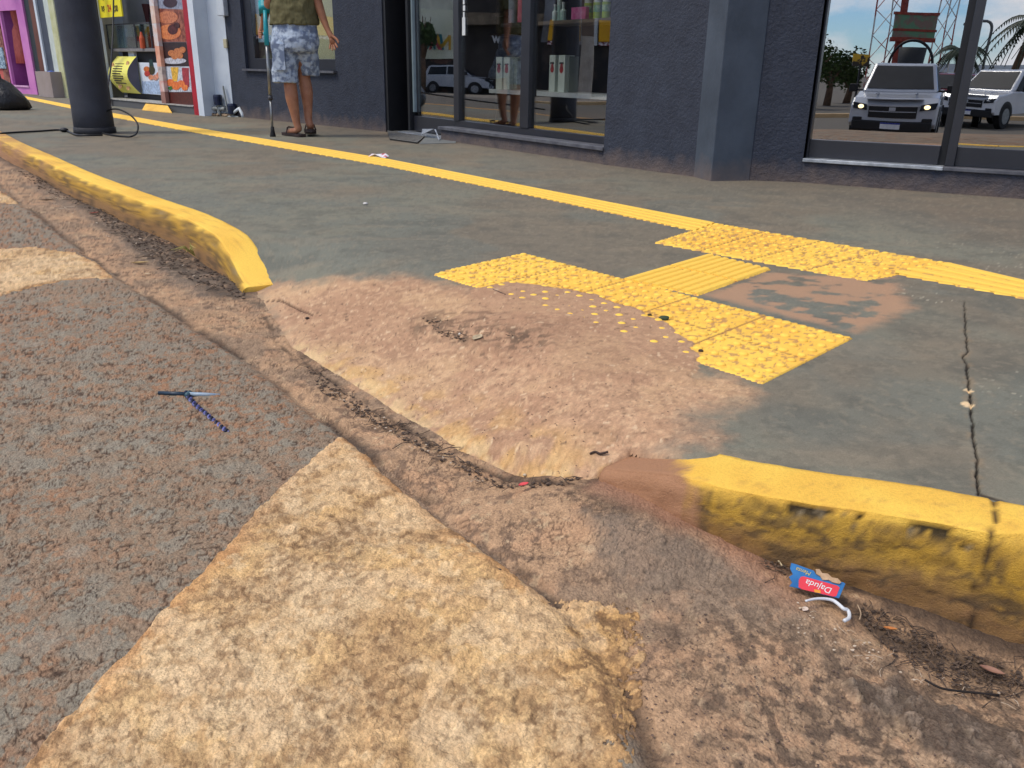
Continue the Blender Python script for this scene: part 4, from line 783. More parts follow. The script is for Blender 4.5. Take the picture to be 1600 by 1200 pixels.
m=MB(); m.fb(FS,lb_+.03,ld+.12,-.05,HT,-.4,-.01); m.build('cream_pier',CREAM,fruit)
# counter, its slab, case, banner
cd=-.26
ca=FS.on(252,120,cd)[0]-.3; cbb=FS.on(190,120,cd)[0]; ct=FS.on(215,76,cd)[1]; 
cn=empty('snack_counter',FS.pt((ca+cbb)/2,zst,cd-.2),'white counter with grey stone slab and a pineapple picture inside the snack shop','counter')
ft=FS.on(220,146,cd)[1]
m=MB(); m.fb(FS,ca,cbb,ft,ct-.18,cd-.40,cd); m.fb(FS,cbb-.5,cbb-.3,ct-.18,ct-.04,cd-.4,cd-.02); m.build('front_panel',M('counter_white',srgb(222,228,234),.4,srgb(206,212,220),4),cn)
m=MB(); m.fb(FS,ca,cbb,zst+.01,ft,cd-.40,cd-.05); m.build('dark_plinth',M('counter_dark',srgb(40,38,40),.6),cn)
m=MB(); m.fb(FS,ca,cbb,ct-.18,ct-.04,cd-.42,cd-.06); m.build('dark_gap',M('counter_dark',srgb(40,38,40),.6),cn)
m=MB(); m.fb(FS,ca,cbb+.14,ct-.04,ct,cd-.45,cd+.05); m.build('stone_slab',M('grey_stone',srgb(140,136,134),.5,srgb(112,108,106),24),cn,bevel=.006)
psh('pale_blue_panel',(176,196,222),[(222,127),(254,127),(254,147),(222,146)],cd+.002,cn)
psh('pineapple_leaves',(40,66,62),[(233,93),(238,93),(241,108),(240,116),(234,116)],cd+.002,cn); psh('pineapple_body',(70,66,40),ell(237,110,5,7),cd+.004,cn)
for cx,cy,r_,cc_ in ((229,108,4.5,(216,120,60)),(230,115,4.5,(196,70,60)),(236,121,4,(230,150,110)),(243,121,4.5,(232,160,130)),(249,117,5,(220,140,110))): psh('fruit_print',cc_,ell(cx,cy,r_,r_,12),cd+.006+.001*random.random(),cn)
# curved yellow banner board
bd=cd+.02; bl=FS.on(216,110,bd)[0]; br=FS.on(186,110,bd)[0]; bz1=FS.on(200,88,bd+.1)[1]; bz0=FS.on(200,146,bd+.1)[1]
ban=empty('curved_price_board',FS.pt((bl+br)/2,bz0,bd+.1),'bulging yellow menu board with grey side fixed before the counter','sign')
prof=[(bd,bz1)]+[(bd+.16*math.sin(math.pi*t),bz1+(bz0-bz1)*t) for t in np.linspace(.06,.94,12)]+[(bd,bz0)]
m=MB(); m.loft([[FS.pt(a,z,d) for d,z in prof] for a in (bl,br)]); m.build('board',M('banner_yellow',srgb(232,226,90),.5,srgb(222,214,120),3),ban,smooth=False)
m=MB(); m.prism([FS.pt(bl,z,d+.003*(0 if i in(0,13) else 1)) for i,(d,z) in enumerate(prof)],FS.u,-.006,-.001); m.build('grey_side',M('banner_side',srgb(92,92,104),.6),ban)
m=MB()
for k in range(9):
    t=.2+k*.065; d=bd+.16*math.sin(math.pi*t)+.003; z=bz1+(bz0-bz1)*t; a=br+(bl-br)*.22; b=br+(bl-br)*(.22+.35+.2*random.random()); m.fb(FS,a,b,z-.011,z+.004,d-.012,d+.002)
m.build('menu_lines',M('menu_ink',srgb(60,54,40),.6),ban)
m=MB(); m.prism([FS.pt(br+(bl-br)*(.12),0,0)]*3,(0,0,1),0,0) if False else None
for (t,fx,rr_) in ((.25,.12,.05),(.78,.35,.07),(.82,.7,.06),(.2,.85,.05)):
    d=bd+.16*math.sin(math.pi*t)+.002; z=bz1+(bz0-bz1)*t; a=br+(bl-br)*fx; m=MB(); m.prism([FS.pt(a+rr_*math.cos(q),z+rr_*.8*math.sin(q),d-.01*math.sin(q)) for q in np.linspace(0,6.283,11)[:-1]],FS.n,0,.004); m.build('food_print',M('food_tan',srgb(206,170,110),.5,srgb(176,120,80),30),ban)
# glass display case on the slab
gl_=FS.on(172,60,cd)[0]+.1; gr_=FS.on(236,60,cd)[0]; gt=FS.on(205,36,cd)[1]
case=empty('glass_food_case',FS.pt((gl_+gr_)/2,ct,cd-.2),'glass display case with steel edges and brown base on the counter slab','display case')
m=MB()
gl2_=gl_; 
for a in (gr_,gr_+.34*(gl_-gr_),gl_-.015): 
    for d in (cd-.38,cd-.0): m.fb(FS,a,a+.015,ct,gt,d-.015,d)
for d in (cd-.38,cd-.0): m.fb(FS,gr_,gl_,gt-.015,gt,d-.015,d); m.fb(FS,gr_,gl_,ct,ct+.012,d-.015,d)
m.build('case_frame',M('case_steel',srgb(90,90,94),.4,metal=.4),case); m=MB(); m.fb(FS,gr_+.02,gl_-.02,ct+.01,gt-.02,cd-.012,cd-.008); m.build('case_glass',glass('case_glass_mat',.12,(.8,.86,.84)),case)
m=MB(); m.fb(FS,gr_+.03,gr_+.62*(gl_-gr_),ct+.005,ct+.16,cd-.34,cd-.05); m.build('brown_tray',M('brown_tray',srgb(110,52,40),.5),case)
m=MB(); m.fb(FS,gr_+.66*(gl_-gr_),gr_+.86*(gl_-gr_),ct+.005,gt-.06,cd-.1,cd-.05); m.build('white_card',M('pale_card',srgb(206,216,210),.5,srgb(150,170,200),8),case)
m=MB(); q=FS.pt(gr_+.12*(gl_-gr_),0,cd+.05); m.tube([(q[0],q[1],ct),(q[0],q[1],ct+.13),(q[0],q[1],ct+.17),(q[0],q[1],ct+.21)],[.035,.035,.02,.012],10); o=m.build('sauce_bottle',M('orange_sauce',srgb(206,90,50),.4),None); tag(o,'orange sauce bottle standing on the counter beside the glass case','bottle')
m=MB(); q=FS.pt(gr_+.75*(gl_-gr_),0,cd-.47); m.tube([(q[0],q[1],zst),(q[0],q[1],ct+.4),(q[0],q[1],ct+.62)],[.02,.03,.06],8); o=m.build('coffee_machine',M('dark_red_machine',srgb(80,40,46),.5),None); o.hide_render=False; tag(o,'dark red appliance standing behind the glass case','appliance')
# yellow price sign
sg=-.10; sgn=empty('price_sign',FS.pt(FS.on(172,10,sg)[0],1.9,sg),'yellow hanging price sign reading R$ 24,00 above the counter','sign')
pts=[FS.on(a,b,sg) for a,b in ((191,25.5),(152,22.5))]; a_=pts[0][0];b_=pts[1][0]; z_=pts[0][1]
m=MB(); m.fb(FS,a_,b_,z_,z_+.55,sg-.02,sg); m.build('board',M('price_yellow',srgb(238,222,40),.5,srgb(226,206,30),5),sgn)
xd=np.cross((0,0,1),FS.n)
text('price_text','R$',.10,FS.pt(b_-(b_-a_)*.28,z_+.11,sg+.002),xd,(0,0,1),M('sign_black',srgb(40,34,30),.5),sgn,font_bold=True)
text('price_text','24',.125,FS.pt(b_-(b_-a_)*.54,z_+.11,sg+.002),xd,(0,0,1),M('sign_red',srgb(206,44,30),.5),sgn,font_bold=True)
text('price_text',',00',.11,FS.pt(b_-(b_-a_)*.80,z_+.10,sg+.002),xd,(0,0,1),M('sign_black',srgb(40,34,30),.5),sgn,font_bold=True)
m=MB(); m.prism([FS.pt(b_-(b_-a_)*u_,z_+v_,sg+.002) for u_,v_ in ((.15,.27),(.35,.22),(.48,.28),(.52,.34),(.58,.25),(.85,.22),(.92,.33),(.9,.5),(.15,.5))],FS.n,0,.003); m.build('food_picture',M('brown_snack',srgb(90,58,58),.5,srgb(120,84,70),18),sgn)
# yellow ramp wedge
wd=[g(222,172.2),g(269,177),FS.pt(FS.on(264,168)[0],0,.01)[:2],FS.pt(FS.on(229,164)[0],0,.01)[:2]]
m=MB(); m.hexa([(p[0],p[1],-.01) for p in wd]+[(wd[0][0],wd[0][1],.010),(wd[1][0],wd[1][1],.015),(wd[2][0],wd[2][1],zst-.02),(wd[3][0],wd[3][1],zst-.02)])
o=m.build('step_wedge',M('yellow_wedge_paint',srgb(240,190,80),.6,srgb(222,170,70),8),None,bevel=.01); tag(o,'small yellow painted wedge ramp before the snack shop step','ramp')
# pipes, meters, box on the white wall
def meter(px,py,zc_,lab,hi):
    a,_z=FN.on(px,py,.06); e=empty('water_meter',FN.pt(a,0,.06),lab,'water meter')
    zt_=FN.on(px,py-hi,.06)[1]; NV=M('navy_plastic',srgb(28,40,70),.4,srgb(18,24,40),20)
    c=FN.pt(a,zt_-.07,.06); m=MB(); m.tube([(c[0],c[1],zt_-.12),(c[0],c[1],zt_-.02),(c[0],c[1],zt_)],[.045,.052,.045],14); m.build('meter_head',NV,e)
    m=MB(); m.tube([(c[0],c[1],0),(c[0],c[1],zt_-.12)],.02,8); m.tube([FN.pt(a-.09,zt_-.16,.06),FN.pt(a+.09,zt_-.16,.06)],.022,8); m.build('pipe',M('grey_pipe',srgb(150,154,150),.5,srgb(120,122,118),20),e)
    return a,zt_
meter(343,183,0,'navy topped water meter on a standing pipe at the foot of the white wall',35)
a,zt_=meter(364,184,0,'lower navy and blue water meter where white and charcoal walls meet',22)
m=MB(); m.tube([FN.pt(a+.03,zt_-.1,.07),FN.pt(a+.12,zt_-.05,.08),FN.pt(a+.16,zt_-.12,.08),FN.pt(a+.165,.0,.08)],.02,8); o=m.build('white_pipe',M('white_pvc',srgb(214,220,222),.4),None,smooth=True); tag(o,'white plastic elbow pipe dropping to the ground at the charcoal wall corner','pipe')
m=MB(); a=FN.on(352,180,.04)[0]; m.tube([FN.pt(a,.35,.03),FN.pt(a+.05,.05,.05)],.012,6); o=m.build('thin_pipe',M('grey_pipe',srgb(150,154,150),.5),None); tag(o,'thin grey pipe leaning between the two water meters','pipe')
a0_,z0_=FN.on(344,25,.05); a1_,_=FN.on(355,25,.05)
m=MB(); m.fb(FN,a0_,a1_,z0_,z0_+.5,.0,.10); o=m.build('meter_box',M('white_metal_box',srgb(206,212,216),.5,srgb(186,192,196),8),None,bevel=.008); tag(o,'white metal box fixed high on the white wall by the charcoal corner','electrical box')
a0_,z0_=FN.on(354,75,.0); m=MB(); m.fb(FN,a0_-.02,a0_+.03,z0_,z0_+.1,.0,.03); o=m.build('bell_button',M('beige_plastic',srgb(196,186,150),.5),None,bevel=.006); tag(o,'tiny beige plastic switch on the edge of the white wall','switch')
m=MB()
for k in range(26):
    a=random.uniform(.05,FN.L); p=FN.pt(a,.012,random.uniform(.01,.09)); m.ball(p,(random.uniform(.01,.025),)*3,6,4,.2)
o=m.build('rubble',M('rubble_plaster',srgb(176,150,120),.9),None); tag(o,'crumbled tan plaster rubble along the foot of the white wall','rubble',kind='stuff')
# ================================================================= far shops
FG=Fr(g(106,152.5),g(58,148.5)); FK=Fr(g(59,148.0),g(0,144.0)); FF=FG
def fx(px,py=125,d=0.): return FF.on(px,py,d)[0]
def stripf(name,pa,pb,mat,par,d0=-.2,d1=0.,z0=-.05,z1=HT,py=135):
    m=MB(); a,b=sorted((fx(pa,py,d1),fx(pb,py,d1))); m.fb(FF,a,b,z0,z1,d0,d1); return m.build(name,mat,par)
gs=empty('grey_pillar_shopfront',FF.pt(1,0,-.5),'narrow shopfront of pale piers, grey panel and a tall brown door','building')
stripf('cream_pier',104,96,M('olive_cream',srgb(178,178,130),.7,srgb(196,196,160),8),gs,d1=.06); stripf('pale_pier',96,89,M('pale_green_white',srgb(196,204,196),.7),gs,d1=.03)
stripf('grey_panel',89,77,M('slate_panel',srgb(74,80,92),.5,srgb(62,68,80),4),gs); stripf('pale_trim',77,74,WHITE,gs,d1=.03); stripf('brown_door',74,67,M('brown_door',srgb(110,62,46),.5,srgb(90,50,38),5),gs,d1=-.05); stripf('dark_opening',67,60,M('green_black',srgb(44,52,54),.5),gs,d1=-.1)
bx0=fx(82,140,.25); bx1=fx(56,136,.25); m=MB(); m.fb(FF,bx0,bx0+(bx1-bx0)*.62,.003,.42,.02,.25); m.fb(FF,bx0+(bx1-bx0)*.62,bx1,.003,.42,.02,.22)
o=m.build('low_block',M('taupe_block',srgb(140,128,122),.8,srgb(150,138,134),3),None); tag(o,'low taupe block standing before the brown door','block')
c=FF.pt(fx(85,145,.15),0,.15); m=MB(); m.tube([(c[0],c[1],.0),(c[0],c[1],.3)],.04,8); o=m.build('standpipe',M('white_pvc',srgb(214,220,222),.4),None); tag(o,'white standpipe with a blue top beside the low taupe block','pipe'); m=MB(); m.ball((c[0],c[1],.36),(.1,.1,.08)); q=m.build('blue_cap',M('blue_plastic',srgb(40,80,160),.4),None); q.parent=o
FF=FK
pk=empty('pink_clothes_shop',FF.pt(1,0,-.5),'bright pink clothes shop with one tall display window','building')
PK=M('pink_paint',srgb(206,132,188),.6,srgb(190,110,176),3); PKD=M('magenta_inner_wall',srgb(150,80,140),.7,srgb(130,60,120),3)
wa=fx(46,135); wb=fx(21,135); pa=0.; pb=fx(17.5,135); wz0=FF.on(34,136,0)[1]; wz1=FF.on(20,16,0)[1]
m=MB(); m.fb(FF,pa,wa,-.05,HT,-.05,0); m.fb(FF,wb,pb,-.05,HT,-.05,0); m.fb(FF,wa,wb,-.05,wz0,-.05,0); m.fb(FF,wa,wb,wz1,HT,-.05,0); m.build('wall',PK,pk)
m=MB(); m.fb(FF,wa-.3,wb+.05,0,2.5,-.52,-.47); m.fb(FF,wb+.0,wb+.05,0,2.5,-.47,-.05); m.fb(FF,wa-.3,wb,wz0-.05,wz0,-.47,-.05); m.build('window_box',PKD,pk)
m=MB(); m.fb(FF,wa,wb,wz0,wz0+.03,-.02,.02); m.build('window_sill',M('pink_trim',srgb(220,170,204),.5),pk)
stripf('burgundy_pier',17.5,9,M('dark_red_pier',srgb(120,20,40),.6,srgb(96,14,30),3),pk,d0=-.02,d1=.012,z0=1.15)
stripf('brown_pier_foot',17.5,9,M('brown_foot',srgb(96,40,44),.7,srgb(160,110,90),9),pk,d0=-.02,d1=.012,z1=1.15)
stripf('coral_wall',9,-90,M('coral_wall',srgb(206,104,92),.7,srgb(186,90,82),4),pk)
m=MB(); a,b=sorted((fx(6,90,.03),fx(-14,88,.03))); zq0=FF.on(2,107,.03)[1]; zq1=FF.on(2,74,.03)[1]; m.fb(FF,a,b,zq0,zq1,.0,.03); o=m.build('blue_wall_sign',M('blue_print',srgb(96,120,140),.5,srgb(170,190,200),26,thr=(.47,.53)),None); tag(o,'blue and white printed sign on the coral wall at the left edge','sign')
# mannequin in the pink window
mc=FF.pt(fx(31,100,-.24),wz0,-.24); mn=empty('dressed_mannequin',mc,'mannequin in a long coral dress standing in the pink shop window','mannequin')
def ring(c,rx_,ry_,z,n=16,wob=0.): return [(c[0]+rx_*(1+wob*math.sin(5*t))*math.cos(t),c[1]+ry_*(1+wob*math.sin(5*t))*math.sin(t),z) for t in [2*math.pi*k/n for k in range(n)]]
b0=wz0
m=MB(); m.loft([ring(mc,.22,.17,b0+.42,24,.08),ring(mc,.20,.16,b0+.7,24,.06),ring(mc,.18,.14,b0+1.0,24,.03),ring(mc,.14,.11,b0+1.1,24),ring(mc,.17,.12,b0+1.3,24),ring(mc,.19,.11,b0+1.45,24),ring(mc,.09,.08,b0+1.52,24)]); m.build('dress',M('coral_fabric',srgb(232,132,116),.7,srgb(206,104,92),9,streak=(6,6,1)),mn,smooth=True)
m=MB(); m.tube([(mc[0]-.05,mc[1],b0),(mc[0]-.06,mc[1],b0+.45)],[.04,.055],8); m.tube([(mc[0]+.08,mc[1],b0),(mc[0]+.07,mc[1],b0+.45)],[.04,.055],8); m.tube([(mc[0],mc[1],b0+1.5),(mc[0],mc[1],b0+1.62)],.045,8); m.ball((mc[0],mc[1],b0+1.72),(.08,.1,.12)); m.tube([(mc[0]-.19,mc[1],b0+1.42),(mc[0]-.27,mc[1],b0+1.15),(mc[0]-.22,mc[1],b0+.9)],[.04,.035,.03],8); m.tube([(mc[0]+.19,mc[1],b0+1.42),(mc[0]+.25,mc[1],b0+1.15),(mc[0]+.22,mc[1],b0+.9)],[.04,.035,.03],8)
m.build('figure',M('pale_mannequin',srgb(190,170,150),.5),mn,smooth=True)
hc=FF.pt(fx(24,60,-.38),0,-.38); m=MB(); m.loft([ring(hc,.17,.08,b0+1.25,14),ring(hc,.2,.09,b0+1.6,14),ring(hc,.16,.08,b0+1.95,14),ring(hc,.04,.03,b0+2.02,14)]); o=m.build('hanging_garment',M('dark_garment',srgb(44,46,54),.8,srgb(60,62,70),9),None,smooth=True); tag(o,'dark garment hanging beside the coral dress in the pink window','clothes')
m=MB(); lc_=FF.pt(fx(15,20,.1),0,.1); m.loft([ring(lc_,.26,.2,b0+1.98,16),ring(lc_,.1,.08,b0+2.12,16)]); m.tube([(lc_[0],lc_[1],b0+2.12),(lc_[0],lc_[1],b0+2.5)],.01,5); o=m.build('white_lamp',M('white_shade',srgb(222,222,226),.5),None); tag(o,'white shaded lamp hanging before the pink shop window','lamp')
# ================================================================= pole, cables, bag
pb_=g(137,209.5); pr=.165
pole=empty('utility_pole',(pb_[0],pb_[1]+pr,0),'thick dark grey painted utility pole standing on the sidewalk','utility pole')
m=MB(); cx_,cy_=pb_[0]-.0,pb_[1]+pr*.85
rings=[]
for k in range(30):
    z=-.05+k*.25; r_=pr*(1.0 if k else 1.02)-.004*z; rings.append([(cx_+r_*math.cos(2*math.pi*q/28),cy_+r_*math.sin(2*math.pi*q/28),z) for q in range(28)])
m.loft(rings); m.build('shaft',M('dark_grey_pole_paint',srgb(58,60,68),.6,srgb(50,51,58),5,bump=.004,bscale=30),pole,smooth=True)
m=MB(); m.loft([ring((cx_,cy_),pr+.012,pr+.012,-.01,28,.01),ring((cx_,cy_),pr+.008,pr+.008,.05,28,.01),ring((cx_,cy_),pr-.01,pr-.01,.06,28)]); m.build('foot_wrap',M('black_wrap',srgb(48,48,52),.7,srgb(36,36,40),12,bump=.004),pole,smooth=True)
CAB=M('black_cable',srgb(20,20,22),.5)
def curve_pts(P,n=8):
    P=[Vector(p) for p in P]; out=[]
    for i in range(len(P)-1):
        p0=P[max(i-1,0)];p1=P[i];p2=P[i+1];p3=P[min(i+2,len(P)-1)]
        for k in range(n):
            t=k/n; out.append(.5*((2*p1)+(p2-p0)*t+(2*p0-5*p1+4*p2-p3)*t*t+(3*p1-p0-3*p2+p3)*t**3))
    out.append(P[-1]); return out
def gg(px,py,z): a=g(px,py,z); return (a[0],a[1],z)
m=MB(); m.tube(curve_pts([gg(0,208.5,.012),gg(30,206.5,.012),gg(60,205,.012),gg(90,203,.012),gg(103,204,.012),gg(112,208,.012),gg(122,211,.014),gg(138,211.5,.016),gg(160,211,.014)]),.0085,6); m.ball(gg(100,203,.02),(.04,.03,.02)); o=m.build('ground_cable',CAB,None,smooth=True); tag(o,'black cable lying on the sidewalk from the left edge to the pole foot','cable')
Yc=cy_-.05
m=MB(); m.tube(curve_pts([gg(160,208,.012),gg(175,211,.010),gg(192,213,.010),gg(206,213,.014),atd(214,207,7.45),atd(215,194,7.5),atd(205,181,7.6),atd(188,171.5,7.65),atd(173,171,7.7),atd(161,178,7.75)]),.0075,6); o=m.build('looped_cable',CAB,None,smooth=True); tag(o,'black cable bent in a wide loop beside the pole foot','cable')
Yd=FS.pt(FS.on(160,165)[0],0,.2)[1]
m=MB(); m.tube(curve_pts([atd(160,180,Yc+.3),atd(165,160,Yc+1.5),atd(168,140,Yc+2.6),atd(174,95,Yc+3.6),atd(177,30,Yc+4.2),atd(177.5,-60,Yc+4.4)]),.010,6); o=m.build('hanging_cable',CAB,None,smooth=True); tag(o,'thin black cable rising past the yellow price sign','cable')
m=MB(); m.tube([FS.pt(FS.on(170,155,.04)[0],.03,.04),FS.pt(FS.on(170,155,.04)[0],HT,.04)],.028,8); o=m.build('black_downpipe',CAB,None); tag(o,'black pipe running up beside the burgundy jamb of the snack shop','pipe')
# rubbish bag at the left edge
bc=g(-6,172.5); m=MB(); rings=[]
for z,r_ in ((.004,.20),(.03,.24),(.12,.25),(.22,.21),(.32,.13),(.38,.05),(.43,.06)):
    rings.append([(bc[0]+.06+r_*(1+.10*math.sin(3*t+z*20)+.05*math.sin(7*t))*math.cos(t)-z*.25,bc[1]+.2+r_*(1+.08*math.sin(4*t))*math.sin(t),z) for t in [2*math.pi*k/20 for k in range(20)]])
m.loft(rings); o=m.build('rubbish_bag',M('black_plastic_bag',srgb(26,26,28),.35,srgb(18,18,20),12,bump=.02,bscale=14),None,smooth=True); tag(o,'black plastic rubbish bag on the sidewalk at the left edge','rubbish bag')
#@@PART3
# ================================================================= person with crutch
def skin(name,nodes,edges,mat,parent=None,root=0,sub=2):
    me=bpy.data.meshes.new(name); me.from_pydata([n[0] for n in nodes],edges,[]); o=bpy.data.objects.new(name,me); COL.objects.link(o)
    m=o.modifiers.new('skin','SKIN'); m.use_smooth_shade=True
    if not me.skin_vertices: 
        pass
    sv=me.skin_vertices[0].data
    for i,n in enumerate(nodes):
        r=n[1]; sv[i].radius=(r,r) if not hasattr(r,'__len__') else r; sv[i].use_root=(i==root)
    s=o.modifiers.new('sub','SUBSURF'); s.levels=sub; s.render_levels=sub
    dg=bpy.context.evaluated_depsgraph_get(); m2=bpy.data.meshes.new_from_object(o.evaluated_get(dg)); bpy.data.objects.remove(o)
    m2.materials.clear(); m2.materials.append(mat); m2.polygons.foreach_set('use_smooth',[True]*len(m2.polygons)); o=bpy.data.objects.new(name,m2); COL.objects.link(o)
    if parent: o.parent=parent; o.matrix_parent_inverse=Matrix.Translation(parent.location).inverted()
    return o
SKIN=M('tanned_skin',srgb(172,120,90),.55,srgb(154,102,76),14,spec=.3)
PY=7.75
pc=g(466,212)
man=empty('person',(pc[0],PY,0),'man seen from behind in an olive shirt and pale patterned shorts, walking with a crutch','person')
N=[];E_=[]
def nd_(px,py,Y,r,par=None):
    N.append((atd(px,py,Y),r)); i=len(N)-1
    if par is not None: E_.append((par,i))
    return i
pel=nd_(461,52,PY,(.14,.09)); sp=nd_(460,28,PY,(.13,.08),pel); ch=nd_(459,-8,PY,(.13,.075),sp); ub=nd_(458,-32,PY,(.13,.07),ch); nk=nd_(458,-48,PY+.01,.058,ub)
hd1=nd_(457,-60,PY+.02,(.07,.085),nk); hd2=nd_(457,-74,PY+.025,(.082,.098),hd1); hd3=nd_(457,-86,PY+.02,.06,hd2)
# legs (left foot planted, right heel lifting)
lh=nd_(447,72,PY,.088,pel); lk=nd_(453,128,PY+.01,.056,lh); lc=nd_(455,148,PY-.01,.064,lk); lc2=nd_(460,174,PY,.045,lc); la=nd_(464,195,PY,.033,lc2); lhe=nd_(468,203,PY-.01,.033,la); lm=nd_(458,205,PY+.07,.028,lhe); lt=nd_(448,206,PY+.14,.022,lm)
rh=nd_(474,72,PY+.02,.088,pel); rk=nd_(474,120,PY+.14,.056,rh); rc_=nd_(479,140,PY+.10,.064,rk); rc2=nd_(481,168,PY+.10,.044,rc_); ra_=nd_(482,190,PY+.08,.034,rc2); rhe=nd_(485,196,PY+.05,.035,ra_); rm=nd_(485,202,PY+.14,.032,rhe); rt=nd_(485,206,PY+.24,.026,rm)
# right arm hanging, palm turned back
rs=nd_(484,-34,PY,.062,ub); ru=nd_(491,-14,PY-.01,.050,rs); re=nd_(497,4,PY-.02,.040,ru); rf=nd_(503,24,PY-.02,.037,re); rw=nd_(512,47,PY-.03,.024,rf); rp1=nd_(516,56,PY-.03,(.034,.018),rw); rp2=nd_(520,65,PY-.035,(.036,.015),rp1)
for dx,dy,dx2,dy2,ln in ((-4.5,7,-5,12,0),(-1,8.5,-.5,14,0),(2.2,8,4,13,0),(5,5,7.5,9.5,0)):
    a=nd_(520+dx*.75,65+dy*.5,PY-.04,.0095,rp2); b=nd_(520+dx,65+dy,PY-.055,.0088,a); c=nd_(520+dx2,65+dy2,PY-.075,.0078,b)
a=nd_(522,58,PY-.05,.012,rp1); b=nd_(527,62,PY-.065,.0105,a); c=nd_(529.5,68,PY-.075,.009,b)
# left arm down to the crutch grip
ls=nd_(433,-34,PY,.062,ub); lu=nd_(426,-14,PY,.050,ls); le=nd_(419,3,PY-.01,.041,lu); lf=nd_(414,22,PY+.04,.037,le); lw_=nd_(411,40,PY+.09,.025,lf); lp1=nd_(408,47,PY+.10,(.032,.024),lw_); lp2=nd_(408,54,PY+.11,(.030,.026),lp1)
for k in range(4):
    yy=49+k*3.0; a=nd_(405.5,yy,PY+.085,.0100,lp1 if k<2 else lp2); b=nd_(405.5,yy+.6,PY+.055,.0092,a); c=nd_(409.5,yy+1,PY+.045,.0085,b)
a=nd_(412,49,PY+.08,.011,lp1); b=nd_(412,54,PY+.06,.0095,a)
skin('body',N,E_,SKIN,man)
def part(mb,name,mat,parent=man,smooth=True,vox=None,sm=0,disp=0.):
    o=mb.build(name,mat,None,smooth=smooth); o.parent=parent; o.matrix_parent_inverse=Matrix.Translation(parent.location).inverted() if parent.type=='EMPTY' else Matrix.Identity(4)
    if vox:
        r=o.modifiers.new('remesh','REMESH'); r.mode='VOXEL'; r.voxel_size=vox; r.use_smooth_shade=True
        if sm: s=o.modifiers.new('smooth','SMOOTH'); s.iterations=sm; s.factor=.6
        if disp:
            tx=bpy.data.textures.new(name+'_folds','CLOUDS'); tx.noise_scale=.055; tx.noise_depth=2
            d=o.modifiers.new('folds','DISPLACE'); d.texture=tx; d.strength=disp; d.mid_level=.5; d.texture_coords='GLOBAL'
    return o
def er(px,py,Y,hw,hd,n=20,dz=0): 
    c=atd(px,py,Y); return [(c[0]+hw*math.cos(2*math.pi*k/n),c[1]+hd*math.sin(2*math.pi*k/n),c[2]+dz*math.cos(2*math.pi*k/n)) for k in range(n)]
m=MB(); m.loft([er(461,34,PY,.188,.125),er(461,46,PY,.195,.13),er(461,62,PY+.0,.205,.145),er(460,76,PY,.205,.14),er(460,82,PY,.185,.11)])
m.loft([er(446,66,PY,.108,.12),er(446,90,PY,.108,.11),er(445,110,PY,.112,.112),er(446,129,PY,.116,.112,dz=.0)])
m.loft([er(476,66,PY+.02,.106,.12),er(480,88,PY+.07,.098,.11),er(483,106,PY+.12,.092,.106),er(484,119,PY+.15,.088,.102)])
CAMO=M('washed_camo_cotton',srgb(176,188,202),.85,srgb(112,124,146),17,thr=(.44,.56),bump=.003,bscale=40)
sho=part(m,'shorts',CAMO,vox=.009,sm=2,disp=.022)
m=MB(); c1=atd(432,84,PY-.11); m.box(c1[0]-.03,c1[0]+.075,c1[1]-.03,c1[1]-.005,c1[2]-.13,c1[2]+.08); part(m,'cargo_pocket',CAMO,sho,smooth=False)
m=MB(); m.loft([er(461,36,PY-.44,.012,.01)]) if False else None
OL=M('olive_cotton',srgb(104,98,66),.9,srgb(86,80,52),9,streak=(7,7,1.2),bump=.004,bscale=20)
m.loft([er(460,39.5,PY,.212,.15),er(460,28,PY,.205,.145),er(459,5,PY,.200,.135),er(459,-15,PY,.20,.13),er(458,-32,PY,.175,.11),er(458,-43,PY,.09,.075)])
m.loft([er(484,-34,PY,.075,.08),er(491,-16,PY,.082,.08),er(496,-4,PY,.078,.075)]); m.loft([er(433,-34,PY,.075,.08),er(426,-16,PY,.080,.08),er(421,-5,PY,.076,.075)])
part(m,'shirt',OL,vox=.010,sm=3,disp=.03)
m=MB(); c1=atd(457,-78,PY+.0); m.ball((c1[0],c1[1]-.005,c1[2]+.012),(.088,.10,.085),16,10); part(m,'hair',M('dark_hair',srgb(44,36,32),.8,srgb(70,62,58),40))
# sandals
SAN=M('dark_sandal',srgb(40,30,28),.7,srgb(58,42,38),14)
def sandal(h,t,w_=.048,th=.022):
    h=Vector(h);t=Vector(t); d=(t-h); L=d.length; d.normalize(); sd=d.cross(Vector((0,0,1))).normalized(); up_=sd.cross(d)
    m=MB(); P=[]
    for u_,ww in ((0,.5),(.03,.8),(.12,.95),(.4,.8),(.7,1.05),(.9,.95),(1,.5)): P.append((u_,ww))
    poly=[h+d*L*u_+sd*w_*ww for u_,ww in P]+[h+d*L*u_-sd*w_*ww for u_,ww in P[::-1]]
    m.prism(poly,up_,-th,.0); o=part(m,'sandal',SAN,smooth=False)
    m=MB(); c=h+d*L*.62
    for q in(-1,1): m.tube([c+sd*q*w_*1.0,c+sd*q*w_*.7+up_*.045,h+d*L*.72+up_*.05],.008,6)
    m.build('strap',SAN,None).parent=o
    return o
h0=atd(473,210,PY-.05); t0_=atd(444,208,PY+.19); sandal((h0[0],h0[1],.026),(t0_[0],t0_[1],.026),w_=.046)
h_=atd(483,198,PY+.0); t_=atd(486,208.5,PY+.33); sandal((h_[0],h_[1],h_[2]-.02),(t_[0],t_[1],max(.03,t_[2])),w_=.05,th=.028)
